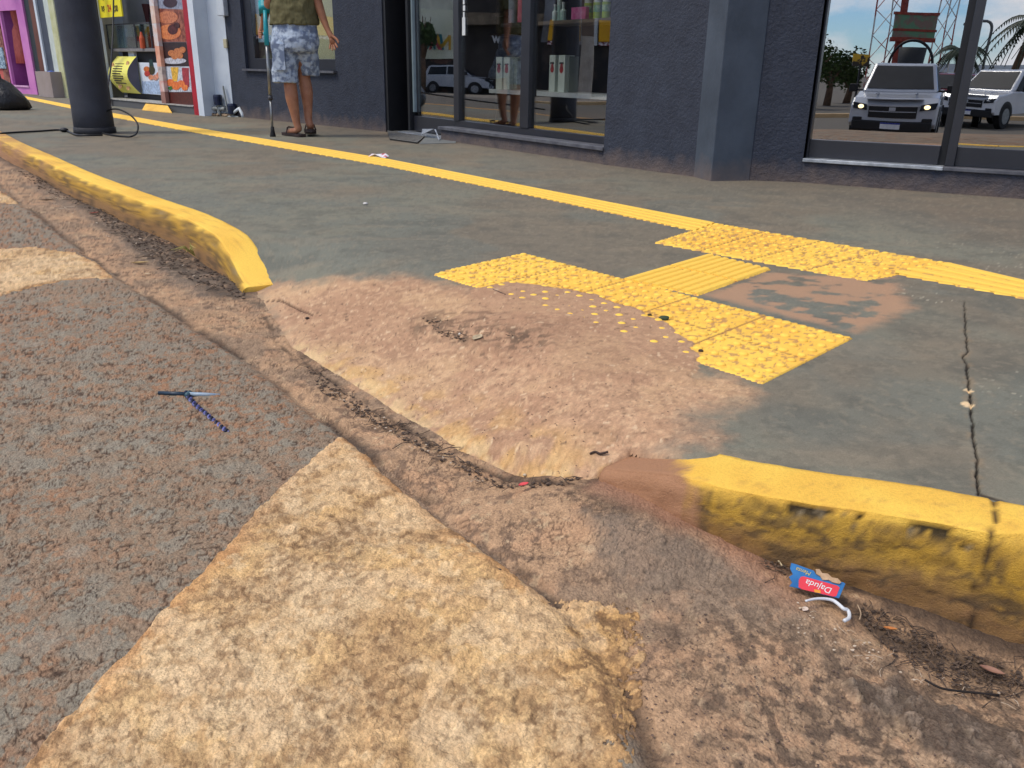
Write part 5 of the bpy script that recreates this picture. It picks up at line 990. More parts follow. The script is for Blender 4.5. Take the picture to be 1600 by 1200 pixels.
# crutch
cb_=g(426.5,213.5)
cr=empty('forearm_crutch',(cb_[0],cb_[1],0),'grey metal forearm crutch with teal cuff and handle held in the left hand','crutch')
YC=PY-.04; tip=Vector((cb_[0],cb_[1],0)); up0=Vector(atd(417,71,YC+.0)); up1=Vector(atd(414,16,YC+.02))
def cpart(mb,n,mt): return part(mb,n,mt,cr)
m=MB(); d=(up0-tip).normalized(); m.tube([tip+d*.04,tip+d*.33],.0105,12); m.tube([tip+d*.33,up0+d*.05],.0135,12); cpart(m,'shaft',M('brushed_tube',srgb(150,152,150),.35,srgb(126,128,128),12,metal=.7))
m=MB(); m.tube([tip,tip+d*.012,tip+d*.05,tip+d*.085],[.026,.025,.017,.015],14); cpart(m,'rubber_tip',M('black_rubber',srgb(26,26,28),.8))
m=MB(); m.tube([tip+d*.31,tip+d*.345],.019,12); cpart(m,'height_collar',M('dark_collar',srgb(60,60,64),.5))
TE=M('teal_plastic',srgb(34,150,158),.4,srgb(28,136,146),6); m=MB(); m.tube([up0-d*.0,up0+(up1-up0)*.5,up1],[.020,.020,.016],12); cpart(m,'upper_tube',TE)
m=MB(); hp=Vector(atd(416.5,52,YC+.0)); m.tube([hp,hp+Vector((-.03,.06,.0)),hp+Vector((-.055,.13,.005))],[.017,.017,.015],10); cpart(m,'hand_grip',TE)
m=MB(); fc=Vector(atd(415.5,14,PY+.03)); rings=[]
for k in range(15):
    q=math.radians(-200+k*18); r1,r2=.056,.060; rings.append([fc+Vector((r_*math.cos(q),r_*math.sin(q)*.95,z-.02*math.sin(q))) for r_,z in ((r1,-.05),(r2,-.055),(r2,.05),(r1,.045))])
m.loft(rings); cpart(m,'forearm_cuff',TE)
# ================================================================= litter and small things
def gp(px,py,Z=ZR,off=.0): x,y,z=gz(px,py,Z,off); return Vector((x,y,z))
A,B,C_,D=[gp(*p,off=o_) for p,o_ in (((1236,880),.032),((1321,911),.032),((1309,938),.010),((1233,917),.010))]
# keep it flat: fit a plane tilted against the kerb foot
nrm=(B-A).cross(D-A).normalized(); nrm=nrm if nrm.z>0 else -nrm
C_=A+(B-A)+(D-A)*1.0 if False else C_-nrm*((C_-A).dot(nrm))

nrm=(B-A).cross(D-A).normalized(); nrm=nrm if nrm.z>0 else -nrm; C_=C_-nrm*((C_-A).dot(nrm))
pk_=empty('flattened_packet',tuple(A),'torn flattened blue card packet with a red panel lying at the kerb foot','packet')
def uv(u,v): return (A*(1-u)+B*u)*(1-v)+(D*(1-u)+C_*u)*v
def flat(pts,name,mat,h0,h1): m=MB(); m.prism([uv(*p) for p in pts],nrm,h0,h1); return part(m,name,mat,pk_,smooth=False)
flat([(0,0),(.10,-.02),(.42,-.02),(.46,.10),(.62,.16),(.97,.02),(1,.06),(.985,1),(.6,1.0),(.34,.97),(0,.98),(.05,.8),(-.02,.6),(.05,.45),(-.01,.25)],'card',M('blue_print_card',srgb(56,122,176),.45,srgb(36,96,150),30),0,.0012)
flat([(.17,.62),(.20,.46),(.25,.40),(.88,.33),(.93,.40),(.92,.92),(.87,.99),(.25,.99),(.18,.93)],'red_panel',M('coral_red_print',srgb(226,66,76),.45,srgb(210,54,66),20),.0013,.0018)
flat([(.48,.86),(.60,.84),(.62,.98),(.50,1.0)],'orange_dot',M('orange_print',srgb(240,160,50),.5),.0019,.0023)
flat([(.44,-.10),(.50,-.16),(.56,-.02),(.66,-.10),(.74,0.02),(.84,-.04),(.92,.10),(.90,.22),(.78,.26),(.70,.2),(.60,.30),(.54,.16),(.47,.12)],'torn_cardboard',M('torn_kraft',srgb(198,164,128),.9,srgb(170,136,104),60,bump=.001),.0013,.004)
W_=M('white_ink',srgb(236,236,230),.5); wid=(B-A).length; tx=-(B-A).normalized(); ty=tx.cross(-nrm).normalized(); ty=ty if ty.dot(D-A)>0 else -ty
sz=min((D-A).length,wid*.42)
text('brand_word','Dajuda',sz*.40,uv(.56,.66)+nrm*.0022,tx,ty,W_,pk_,ext=.0001,shear=.25)
text('variety_word','Menta',sz*.26,uv(.24,.18)+nrm*.0016,tx,ty,M('gold_ink',srgb(214,190,110),.5),pk_,ext=.0002,shear=.3)
m=MB(); ps=[gp(a,b,off=.014) for a,b in ((1259,939),(1272,936),(1287,935.5),(1301,938),(1310,944),(1318,951))]+[gp(a,b,off=.012) for a,b in ((1324,953),(1327,959),(1326,966),(1319,970))]
m.tube(curve_pts(ps,5),[.0016+.0011*min(1,i/16) for i in range(46)],8); o=m.build('white_plastic_hook',M('white_plastic_bit',srgb(226,228,230),.4),None,smooth=True); tag(o,'bent white plastic hook lying against the blue packet','plastic scrap')
# T shaped brush on the asphalt
TQ=M('teal_black_plastic',srgb(28,50,66),.4,srgb(20,30,44),40); TB=M('pale_blue_plastic',srgb(120,150,176),.35,srgb(170,178,180),60)
br_=empty('broken_cleaning_tool',tuple(gp(295,617)),'T shaped blue plastic tool with a twisted cord handle lying on the asphalt','broken tool')
p0=gp(248,614,off=.010);p1=gp(295,616,off=.012);p2=gp(344,617,off=.008)
m=MB(); m.tube([p0,p1],[.0048,.0056],6); m.tube([p0+Vector((0,.007,-.004)),p1+Vector((0,.007,-.004))],.004,6); part(m,'dark_blade',TQ,br_)
m=MB(); m.tube([p1,p1*.5+p2*.5,p2],[.0056,.0050,.003],6); part(m,'pale_blade',TB,br_)
m=MB(); m.tube([p1+Vector((-.002,.012,.0)),p1+Vector((.0,-.012,.002))],.0052,8); part(m,'hub',M('grey_teal_hub',srgb(60,90,100),.5),br_)
hs=[gp(290,614,off=.010),gp(300,628,off=.008),gp(312,640,off=.007),gp(324,650,off=.006),gp(339,663,off=.006),gp(355,676,off=.006)]; cp_=curve_pts(hs,8)
BL=M('blue_cord',srgb(50,56,110),.6,srgb(120,120,170),300,thr=(.45,.55))
for k in range(2):
    m=MB(); pts=[]
    for i,p in enumerate(curve_pts(cp_,3)): q=i*.55+k*math.pi; pts.append(p+Vector((.0030*math.cos(q),.0016*math.cos(q),.0026*math.sin(q)+.002)))
    m.tube(pts,.0029,6); part(m,'cord_strand',BL if k else M('black_cord',srgb(34,36,60),.6),br_)
# white/red litter on the sidewalk
a=gp(575,246,ZS);b=gp(602,248,ZS); m=MB(); u=(b-a); v=Vector((.02,.05,0)); m.loft([[a+Vector((0,0,.004)),a+v+Vector((0,0,.02)),a+v+Vector((0,0,.022)),a+Vector((0,0,.006))],[a+u*.4+Vector((0,0,.025)),a+u*.4+v+Vector((0,0,.015)),a+u*.4+v+Vector((0,0,.018)),a+u*.4+Vector((0,0,.028))],[a+u*.8+Vector((0,0,.006)),a+u*.8+v+Vector((0,0,.03)),a+u*.8+v+Vector((0,0,.032)),a+u*.8+Vector((0,0,.01))],[b+Vector((0,0,.004)),b+v+Vector((0,0,.012)),b+v+Vector((0,0,.014)),b+Vector((0,0,.006))]])
o=m.build('crumpled_wrapper',M('wrapper_white_red',srgb(226,222,226),.5,srgb(200,90,100),22,thr=(.5,.56)),None); tag(o,'crumpled white and red wrapper lying beside the yellow guiding line','wrapper')
def leaf(px,py,Z,L,ang,col,col2,label,w_=.4,curl=.25,name='fallen_leaf',cat='leaf',off=.004):
    p=gp(px,py,Z,off); m=MB(); dx,dy=math.cos(ang),math.sin(ang); n=9; ring1=[];ring2=[]
    rows=[]
    for i in range(n):
        t=i/(n-1); ww=w_*L*.5*math.sin(math.pi*min(1,t*.95+.03))**.8; zc_=curl*L*(t-.5)**2
        rows.append([(p[0]+dx*(t-.5)*L-dy*s_*ww,p[1]+dy*(t-.5)*L+dx*s_*ww,p[2]+zc_+abs(s_)*ww*.35) for s_ in (-1,-.5,0,.5,1)])
    vs=[q for r in rows for q in r]; nv=len(vs); vs+=[(a,b,c-.0006) for a,b,c in vs]; fs=[]
    for i in range(n-1):
        for j in range(4): a=i*5+j; fs+= [(a,a+1,a+6,a+5),(nv+a,nv+a+5,nv+a+6,nv+a+1)]
    m.add(vs,fs); o=m.build(name,M('leaf_%d_%d'%(col[0],col[1]),srgb(*col),.7,srgb(*col2),60),None,smooth=True); tag(o,label,cat); return o
leaf(219,411,ZR,.06,.3,(178,150,96),(140,110,70),'dry yellow brown leaf in the silted gutter beside the left kerb')
leaf(147,333,ZR,.05,1.0,(170,90,70),(120,64,50),'small red brown leaf on the dark grime at the left kerb foot')
leaf(75,312,ZR,.09,.5,(104,78,58),(160,140,112),'dry brown leaf lying in the gutter far along the left kerb',.3)
leaf(1391,982,ZR,.018,-.2,(206,138,70),(180,108,56),'tiny orange leaf in the black gutter mud below the right kerb',.35,off=.008)
leaf(746,528,ZS,.045,1.2,(206,186,150),(160,140,110),'small pale curled leaf on the dark debris in the ramp dirt',.5,off=.014)
leaf(818,757,ZR,.020,.6,(206,52,60),(226,90,90),'small red scrap in the crack at the foot of the ramp',.5,name='red_scrap',cat='plastic scrap',off=.012)
leaf(1258,952,ZR,.012,.8,(226,206,190),(200,180,160),'tiny white paper scrap on the silt left of the white hook',.7,name='paper_scrap',cat='paper scrap')
leaf(1550,1048,ZR,.03,-.6,(150,110,90),(120,84,70),'brown leaf half lying in gutter litter at the right edge',.4,off=.01)
leaf(230,428,ZR,.02,.8,(216,196,160),(180,150,110),'tiny pale scrap in the gutter below the yellow brown leaf',.5,name='paper_scrap',cat='paper scrap')
def twig(pts,Z,r,label,off=.005,col=(70,52,42)):
    m=MB(); m.tube(curve_pts([gp(a,b,Z,off) for a,b in pts],4),r,5); o=m.build('twig',M('twig_%d'%col[0],srgb(*col),.8,tuple(c*.7 for c in srgb(*col)),60),None,smooth=True); tag(o,label,'twig'); return o
twig([(922,709),(930,706),(938,709),(950,706)],ZS,.0022,'short dark twig lying on the lower part of the dirty ramp')
twig([(1205,868),(1216,876),(1222,884)],ZR,.0015,'pale straw lying in the gutter left of the blue packet',col=(196,176,140))
twig([(1445,1062),(1470,1075),(1500,1080),(1560,1086)],ZR,.0016,'long dark stem lying in the gutter at the right edge',off=.01,col=(40,32,28))
twig([(1340,945),(1345,958),(1343,968)],ZR,.0010,'thin pale root beside the white hook',col=(186,160,130),off=.008)
twig([(770,453),(790,461)],ZS,.003,'small dark twig on the silt at the edge of the warning tiles',off=.006)
k_=0
for (px,py,r_,col,lab) in [(780,891,.0042,(66,60,58),'dark pebble near the gutter edge of the large stripe'),(587,965,.0042,(72,66,64),'dark pebble in the middle of the large stripe'),(628,1071,.004,(50,46,44),'black pebble low on the large stripe'),(219,1062,.0048,(92,84,80),'grey pebble on the left rim of the large stripe'),(216,1073,.004,(70,64,62),'dark pebble just below the grey one on the left rim'),(303,1010,.0042,(84,74,70),'pebble in the worn patch of the stripe beside another'),(57,1088,.0060,(64,58,56),'flat dark stone on the asphalt at the lower left'),(157,865,.0035,(206,200,192),'small white pebble on the asphalt at the left'),(376,766,.0045,(56,52,50),'dark pebble on the asphalt left of the stripe'),(210,1022,.004,(216,176,110),'small yellow pebble on the left rim of the stripe'),(92,1146,.0045,(190,150,116),'tan pebble at the lower left corner of the stripe'),(203,924,.004,(60,54,52),'dark pebble on the asphalt left of the worn stripe patch'),(1038,497,.011,(58,72,50),'dark greenish pebble on the warning tiles'),(1015,492,.006,(70,60,40),'small dark pebble beside the greenish one on the tiles'),(1095,548,.006,(60,50,40),'dark pebble on the tiles near the ramp side edge'),(757,521,.008,(214,206,194),'small white stone on the dark debris in the ramp dirt'),(720,522,.006,(200,190,176),'pale stone left of the white one in the ramp debris'),(571,318,.010,(206,200,190),'white speck of gravel on the grey sidewalk'),(480,497,.006,(60,44,36),'dark crumb on the ramp near the hairline crack'),(820,742,.004,(200,180,150),'pale stone in the crack at the ramp foot')]:
    Z=ZS if (py<560 and px>400) or (px,py)==(480,497) else ZR
    p=gp(px,py,Z,r_*.45+.002); m=MB(); m.ball(p,(r_*random.uniform(.9,1.4),r_*random.uniform(.8,1.1),r_*.6),8,5,.18); o=m.build('pebble',M('stone_%d_%d'%(col[0],col[1]),srgb(*col),.8,None,90),None,smooth=True,); tag(o,lab,'pebble')
# loose gutter litter: crumbs, stalks and chips, uncountable
def scatter(name,label,regs,matlist,seed):
    R=random.Random(seed); m=MB()
    for (pl,n,Z,rmin,rmax,stalk,off) in regs:
        ps=[(p[0],p[1]) for p in [gz(a,b,Z) for a,b in pl]]; xs=[p[0] for p in ps]; ys=[p[1] for p in ps]; c=0; PX=np.array([R.uniform(min(xs),max(xs)) for _ in range(n*6)]); PYY=np.array([R.uniform(min(ys),max(ys)) for _ in range(n*6)])
        ok=inside(PX,PYY,ps); PX=PX[ok][:n]; PYY=PYY[ok][:n]; ZZ=Z(PX,PYY)
        for x,y,z in zip(PX,PYY,ZZ):
            r=R.uniform(rmin,rmax)**1.0; z=z+off
            if R.random()<stalk:
                a=R.uniform(0,6.28); L=r*R.uniform(4,10); q=R.uniform(-.5,.5); m.tube([(x,y,z),(x+L*.5*math.cos(a),y+L*.5*math.sin(a),z+r*R.uniform(0,1.5)),(x+L*math.cos(a+q),y+L*math.sin(a+q),z+r*.3)],r*.16,4)
            else:
                a=R.uniform(0,6.28); p=[]; k=R.choice((4,5)); tl=R.uniform(-.5,.5)
                for i in range(k): t=a+6.28*i/k; rr=r*R.uniform(.5,1.1); p.append((x+rr*math.cos(t),y+rr*math.sin(t)*.8,z+rr*math.cos(t)*tl*.6+r*.2))
                m.prism(p,(0,0,1),-r*.25,r*.1)
    o=m.build(name,matlist,None); tag(o,label,'litter',kind='stuff'); return o
DB=M('dark_litter',srgb(66,54,46),.9,srgb(110,90,72),220,thr=(.45,.6)); PB=M('pale_litter',srgb(176,150,122),.9,srgb(206,190,168),300)
GR_=M('gravel_grit',srgb(122,98,82),.9,srgb(84,68,60),260,thr=(.42,.58))
scatter('gutter_debris','dark crumbs, stalks and leaf bits lying in the gutters and the ramp crack',[
 ([(120,285),(190,320),(260,375),(340,425),(390,450),(380,470),(300,440),(220,395),(140,330)],2200,ZR,.002,.008,.25,.003),
 ([(20,262),(80,285),(130,310),(120,320),(60,295)],360,ZR,.003,.010,.2,.004),
 ([(470,560),(520,600),(600,650),(680,695),(760,740),(820,757),(905,745),(900,757),(815,768),(740,750),(650,700),(570,655),(500,610)],900,ZR,.0015,.006,.3,.002),
 ([(1180,875),(1235,880),(1240,900),(1210,900)],60,ZR,.001,.004,.5,.003),
 ([(1340,940),(1400,965),(1480,1010),(1600,1050),(1600,1100),(1500,1085),(1400,1030),(1350,980)],420,ZR,.0012,.005,.45,.004),
 ([(660,500),(720,505),(800,520),(830,535),(760,545),(690,530)],260,ZS,.0015,.006,.1,.007)],DB,3)
scatter('pale_debris','pale chips and straw bits among the gutter grime',[
 ([(60,285),(160,330),(260,400),(350,440),(330,450),(200,395),(80,320)],60,ZR,.003,.009,.3,.006),
 ([(500,590),(600,655),(720,735),(860,765),(850,775),(700,745),(560,660)],60,ZR,.001,.004,.4,.005),
 ([(1240,940),(1340,990),(1440,1060),(1600,1090),(1600,1120),(1400,1060),(1230,990)],60,ZR,.001,.003,.3,.004)],PB,4)
scatter('road_grit','loose grit and small stones scattered over the road',[
 ([(0,560),(300,560),(430,700),(200,960),(0,1200)],700,ZR,.0010,.0028,0,.002),([(1000,900),(1250,1000),(1600,1150),(1600,1200),(1010,1200)],500,ZR,.0008,.0024,0,.003),
 ([(430,480),(560,470),(900,560),(1080,600),(1000,720),(850,740),(640,650),(500,560)],500,ZS,.0008,.0022,0,.003)],GR_,5)
# grass tuft on the kerb face
m=MB(); b_=gp(305,400,ZR,.02)
for k in range(14): a=random.uniform(0,6.28); L=random.uniform(.04,.09); m.tube([b_,b_+Vector((L*.4*math.cos(a)*.5-.02,L*.4*math.sin(a)*.5-.02,L*.6)),b_+Vector((L*.7*math.cos(a)-.03,L*.7*math.sin(a)-.03,L*.5))],[.0016,.0012,.0004],4)
o=m.build('grass_tuft',M('dry_grass',srgb(150,150,80),.8,srgb(176,160,96),40),None); tag(o,'small dry grass tuft sprouting at the foot of the left kerb','grass tuft')
# ================================================================= across the street (seen only in the shop glass)
def vfr(F_,pa,pb,d):
    a=F_.refl(*pa,z=-.9,d=d); b=F_.refl(*pb,z=-.9,d=d); return Fr((a[0],a[1]),(b[0],b[1]))
def fbz(m,fr,a0,a1,z0,z1,d0,d1): return m.fb(fr,a0,a1,z0,z1,d0,d1)
F1=vfr(FD,(640,146.5),(716,148),dd); F2=vfr(FD,(716,148),(845,150.5),dd); F3=vfr(FD,(845,150.5),(975,153),dd)
def onv(FG_,FT,px,py,dg,dt=0.):
    r=ray(px,py); c=np.array([0,0,H]); q=FG_.P+FG_.n*dg; t=((q-c)@FG_.n)/(r@FG_.n); hit=c+r*t; rr=r-2*(r@FG_.n)*FG_.n
    k=((FT.P+FT.n*dt-hit)@FT.n)/(rr@FT.n); v=hit+rr*k; return ((v-FT.P)@FT.u,v[2])
CONC=M('pale_render',srgb(206,206,190),.8,srgb(180,180,164),2)
b1=empty('children_shop',F1.pt(0,-.9,-2),'cream shop across the street with coloured letters on its board, mirrored in the door glass','building')
m=MB(); m.fb(F1,-3,F1.L,-1,7.5,-4,-.3); m.build('wall',CONC,b1)
zs0=onv(FD,F1,690,91,dd)[1]; zs1=onv(FD,F1,690,15,dd)[1]; m=MB(); m.fb(F1,-3,F1.L,zs0,zs1,-.3,.0); m.build('sign_board',M('cream_board',srgb(216,218,196),.6,srgb(204,208,180),1),b1)
m=MB(); m.fb(F1,-3,F1.L-.1,-.85,zs0-.02,-.29,-.25); m.build('shop_front',M('brown_front',srgb(96,66,54),.6,srgb(44,36,34),.8,thr=(.45,.5)),b1)
for i,(ch_,cc_) in enumerate(zip('INFAN',[(196,60,60),(214,170,50),(50,120,130),(206,90,110),(60,130,130)])):
    q=.16+i*.15; a=F1.refl(704-i*7.0,67,z=2.0,d=dd)
    s_,z_l=onv(FD,F1,701-i*7.5,66.5,dd); zt_l=onv(FD,F1,690,55,dd)[1]; zb_l=onv(FD,F1,690,78,dd)[1]
    text('sign_letter',ch_,(zt_l-zb_l)*1.35,F1.pt(s_,z_l,.02),np.cross((0,0,1),F1.n),(0,0,1),M('letter_%d'%cc_[0],srgb(*cc_),.6),b1,ext=.03,font_bold=True)
for k in range(4): m=MB(); m.fb(F1,-2.5+k*1.6,-1.6+k*1.6,5,6.3,-.31,-.27); m.build('window',M('dark_window',srgb(50,54,60),.2),b1)
b2=empty('dark_front_shop',F2.pt(0,-.9,-2),'dark fronted shop across the street with small white lettering','building')
m=MB(); m.fb(F2,0,F2.L,-1,6.5,-4,-.3); m.build('wall',M('dark_brown_render',srgb(64,58,54),.8,srgb(44,40,38),1.2),b2)
m=MB(); m.fb(F2,.0,F2.L,3.0,3.6,-.3,.6); m.build('canopy',M('tan_canopy',srgb(130,116,96),.8,srgb(96,84,70),3),b2)
for tt,sz,py in (('conb w',.75,59),('outlet',.5,70)):
    a=F2.refl(797,py,z=2.,d=dd); s_,z_l=onv(FD,F2,797,py,dd,-.26)
    text('white_lettering',tt,sz,F2.pt(s_,z_l,-.26),np.cross((0,0,1),F2.n),(0,0,1),M('white_letters',srgb(232,232,232),.5,None),b2,ext=.02,font_bold=True)
b3=empty('yellow_fascia_shop',F3.pt(0,-.9,-2),'shop across the street with bright yellow fascia panels over a dark front','building')
m=MB(); m.fb(F3,-.0,F3.L+6,-1,6.8,-4,-.3); m.build('wall',M('white_upper',srgb(150,152,156),.8,srgb(120,122,128),1.5),b3)
def fsc(px): return onv(FD,F3,px,60,dd,.2)[0]
def z3(py): return onv(FD,F3,900,py,dd,.2)[1]
m=MB(); m.fb(F3,0,F3.L+6,-.9,z3(66),-.29,-.2); m.build('shop_front',M('dim_front',srgb(66,54,48),.6,srgb(30,28,28),1.2,thr=(.42,.5)),b3)
for a,b in ((858,906),(934,985)): m=MB(); q0,q1_=sorted((fsc(a),fsc(b))); m.fb(F3,q0,q1_,z3(64),z3(33),-.19,.25); m.build('fascia_panel',M('deep_yellow',srgb(236,176,20),.5,srgb(220,160,16),2),b3); m=MB(); m.fb(F3,q0,q1_,z3(70),z3(65),-.19,.28); m.build('scallop_trim',M('dark_red_white',srgb(120,30,40),.6,srgb(220,210,210),9,thr=(.48,.52)),b3)
m=MB(); q0,q1_=sorted((fsc(907),fsc(932))); m.fb(F3,q0,q1_,z3(70),z3(30),-.19,.2); m.build('white_panel',M('white_panel',srgb(206,210,210),.6),b3)
pp=FD.refl(913,158,z=-.9,d=dd); m=MB(); m.tube([(pp[0],pp[1],-.95),(pp[0],pp[1],2.2)],[.36,.32],14); cp2=m.build('concrete_pole',M('aged_concrete',srgb(176,168,156),.8,srgb(150,140,128),2),None); m=MB(); m.tube([(pp[0],pp[1],2.2),(pp[0],pp[1],8)],[.325,.27],14); q=m.build('dark_band',M('brown_concrete',srgb(92,76,66),.8,srgb(110,94,82),2),None); q.parent=cp2
tag(cp2,'thick concrete pole with a dark upper band across the street before the yellow fascia','utility pole')
# far kerb
K1=vfr(FD,(600,158.5),(1000,166),dd); m=MB(); m.fb(K1,-25,K1.L+5,-1.1,-.74,-.4,0); o=m.build('far_kerb',M('tan_kerb',srgb(206,176,130),.8,srgb(180,150,110),2),None); tag(o,'pale tan kerb on the far side of the street','kerb',kind='structure')
m=MB(); m.fb(K1,-25,K1.L+5,-1.1,-.76,-8,-.4); o=m.build('far_pavement',M('far_pave',srgb(140,130,118),.8,srgb(120,110,100),2),None); tag(o,None,None,kind='structure')
# vehicles
TY=M('tyre',srgb(28,28,30),.8); RIM=M('rim',srgb(150,152,156),.35,srgb(110,112,116),20,metal=.7); CWH=M('white_car_paint',srgb(206,208,212),.25,srgb(198,200,206),2,coat=.6); CSV=M('silver_car_paint',srgb(176,180,186),.25,srgb(166,170,178),2,coat=.6); CG=M('car_glass',srgb(30,34,40),.5,srgb(40,44,50),2,spec=.12); PL=M('black_trim',srgb(24,24,26),.6)
HLG=bpy.data.materials.new('headlight_glow'); HLG.use_nodes=True; HLG.node_tree.nodes['Principled BSDF'].inputs['Base Color'].default_value=(1,.85,.55,1); HLG.node_tree.nodes['Principled BSDF'].inputs['Emission Color'].default_value=(1,.75,.4,1); HLG.node_tree.nodes['Principled BSDF'].inputs['Emission Strength'].default_value=3.0
def car(name,label,pos,ang,kind,paint,cat,lights=False,group=None):
    z0=ZR1(pos[0],pos[1])+.0
    e=empty(name,(pos[0],pos[1],z0),label,cat,group,rz=ang)
    def L(mb,n,mt,**k): return lb(mb,n,mt,e,**k)
    if kind=='suv':
        prof=[(-2.02,.42),(-2.1,.62),(-2.06,1.02),(-1.95,1.08),(1.0,1.06),(1.85,.90),(2.03,.72),(2.05,.42)]; cab=[(-2.0,1.05),(-1.72,1.58),(-1.45,1.66),(.25,1.63),(1.15,1.05)]; wx=(-1.28,1.28); wr_=.34; hw=.86
    else:
        prof=[(-2.6,.62),(-2.62,1.12),(-2.5,1.16),(1.15,1.14),(2.15,1.02),(2.4,.86),(2.42,.5),(2.3,.42),(-2.4,.52)]; cab=[(-.9,1.13),(-.72,1.72),(-.45,1.80),(.35,1.78),(1.2,1.12)] if kind=='single' else [(-1.15,1.13),(-.98,1.74),(-.7,1.82),(.5,1.79),(1.3,1.12)]; wx=(-1.55,1.55); wr_=.39; hw=.92
    m=MB(); n=len(prof); R_=[]
    for y,sc_ in ((-hw,.94),(-hw*.97,1.0),(hw*.97,1.0),(hw,.94)):
        R_.append([(x*(.985 if sc_<1 else 1),y,.45+(z-.45)*(sc_ if z>.9 else 1)) for x,z in prof])
    m.loft(R_); L(m,'body',paint,bevel=.07,smooth=False)
    m=MB(); R_=[]
    for y,k in ((-hw*.93,0),(-hw*.74,1),(hw*.74,1),(hw*.93,0)):
        pass
    zt_=max(z for _,z in cab); vs=[]
    for s_ in(-1,1):
        for x,z in cab: vs.append((x,s_*(hw*.93-(z-1.05)/(zt_-1.05)*hw*.2),z))
    k=len(cab); m.add(vs,[tuple(range(k)),tuple(range(k,2*k))[::-1]]+[(i,(i+1)%k,k+(i+1)%k,k+i) for i in range(k)]); L(m,'cabin',paint,bevel=.06)
    # glazing, proud of the cabin by a few mm
    def gy_(z): return hw*.93-(z-1.05)/(zt_-1.05)*hw*.2+.006
    cx=[c[0] for c in cab]; xs0,xs1=cab[0][0]+.28,cab[-1][0]-.22; tx0,tx1=cab[1][0]+.2,cab[-2][0]-.02; zb_=1.14; ztt=zt_-.10
    mid=(xs0+xs1)/2-.1
    segs=[((xs0,tx0),(mid-.04,mid-.04)),((mid+.04,mid+.04),(xs1,tx1))] if kind!='single' else [((xs0,tx0),(xs1,tx1))]
    for s_ in(-1,1):
        for (a0,a1),(b0_,b1_) in segs:
            m=MB(); m.prism([(a0,s_*gy_(zb_),zb_),(b0_,s_*gy_(zb_),zb_),(b1_,s_*gy_(ztt),ztt),(a1,s_*gy_(ztt),ztt)],(0,s_,0),0,.006); L(m,'side_window',CG)
    def endglass(c0,c1,n):
        (x0,z0_),(x1,z1_)=c0,c1; sg=1 if x0>0 else -1; m=MB(); a=.12;b=.9
        P_=lambda t,s_:(x0+(x1-x0)*t+sg*.012,s_*(gy_(z0_+(z1_-z0_)*t)-.09),z0_+(z1_-z0_)*t+.008)
        m.prism([P_(a,-1),P_(a,1),P_(b,1),P_(b,-1)],(sg*.7,0,.7),0,.006); L(m,n,CG)
    endglass(cab[-1],cab[-2],'windscreen'); endglass(cab[0],cab[1],'rear_window')
    for x in wx:
        for s_ in(-1,1):
            m=MB(); m.tube([(x,s_*(hw-.20),wr_),(x,s_*(hw+.012),wr_)],wr_,22); w=L(m,'wheel',TY,bevel=.02); m=MB(); m.tube([(x,s_*(hw+.012),wr_),(x,s_*(hw+.022),wr_)],wr_*.62,16); o=m.build('rim',RIM,None); o.parent=w
            m=MB(); m.prism([(x+(wr_+.07)*math.cos(q),s_*hw*.999,wr_+(wr_+.07)*math.sin(q)) for q in np.linspace(0,math.pi,12)]+[(x-wr_-.07,s_*hw,.42),(x+wr_+.07,s_*hw,.42)],(0,s_,0),-.02,.005); L(m,'wheel_arch',PL)
    xf=2.05 if kind=='suv' else 2.42
    m=MB(); m.box(xf-.12,xf+.05,-hw*.92,hw*.92,.34,.56); L(m,'bumper',PL if kind!='suv' else paint,bevel=.03)
    m=MB(); m.box(xf-.05,xf+.018,-.52,.52,.62,.86); gr=L(m,'grille',PL,bevel=.01); 
    m=MB(); m.box(xf-.02,xf+.03,-.56,.56,.845,.875); m.box(xf-.02,xf+.028,-.5,.5,.735,.75); m.box(xf-.02,xf+.034,-.07,.07,.76,.83); m.build('grille_bar',CSV,None).parent=gr
    m=MB(); m.box(xf-.3,xf-.02,-.6,.6,.985 if kind!='suv' else .87,1.0 if kind!='suv' else .885); L(m,'bonnet_crease',paint)
    for s_ in(-1,1): m=MB(); m.box(cab[-1][0]-.1,xf-.25,s_*.42-.02,s_*.42+.02,1.09 if kind!='suv' else 1.0,1.125 if kind!='suv' else 1.03); L(m,'bonnet_ridge',paint,bevel=.012)
    for s_ in(-1,1):
        m=MB(); m.prism([(xf-.10,s_*.56,.76),(xf-.10,s_*.86,.80),(xf-.16,s_*.885,.93),(xf-.12,s_*.58,.88)],(1,0,0),-.1,.115); hl=L(m,'headlight',CG,bevel=.01); m=MB(); m.ball((xf-.01,s_*.70,.835),(.05,.065,.045),12,6); q_=m.build('bulb',HLG if lights else RIM,None); q_.parent=hl
        m=MB(); m.box(xf-.08,xf+.02,s_*.74-.10,s_*.74+.10,.46,.62); L(m,'fog_lamp_recess',PL,bevel=.02)
        m=MB(); m.box(cab[-1][0]-.42,cab[-1][0]-.28,s_*(hw+.16)-.09,s_*(hw+.16)+.09,1.12,1.30); m.box(cab[-1][0]-.38,cab[-1][0]-.32,min(s_*hw*.9,s_*(hw+.12)),max(s_*hw*.9,s_*(hw+.12)),1.14,1.18); L(m,'mirror',PL,bevel=.02)
    m=MB(); m.box(xf+.052,xf+.062,-.22,.22,.40,.53); pl=L(m,'number_plate',M('plate_white',srgb(226,228,232),.5)); m=MB(); m.box(xf+.062,xf+.064,-.22,.22,.50,.53); m.build('plate_band',M('plate_blue',srgb(40,60,150),.5),None).parent=pl
    if kind!='suv':
        m=MB(); m.box(-2.45,cab[0][0]-.1,-hw*.8,hw*.8,1.14,1.168); L(m,'bed_opening',PL)
    return e
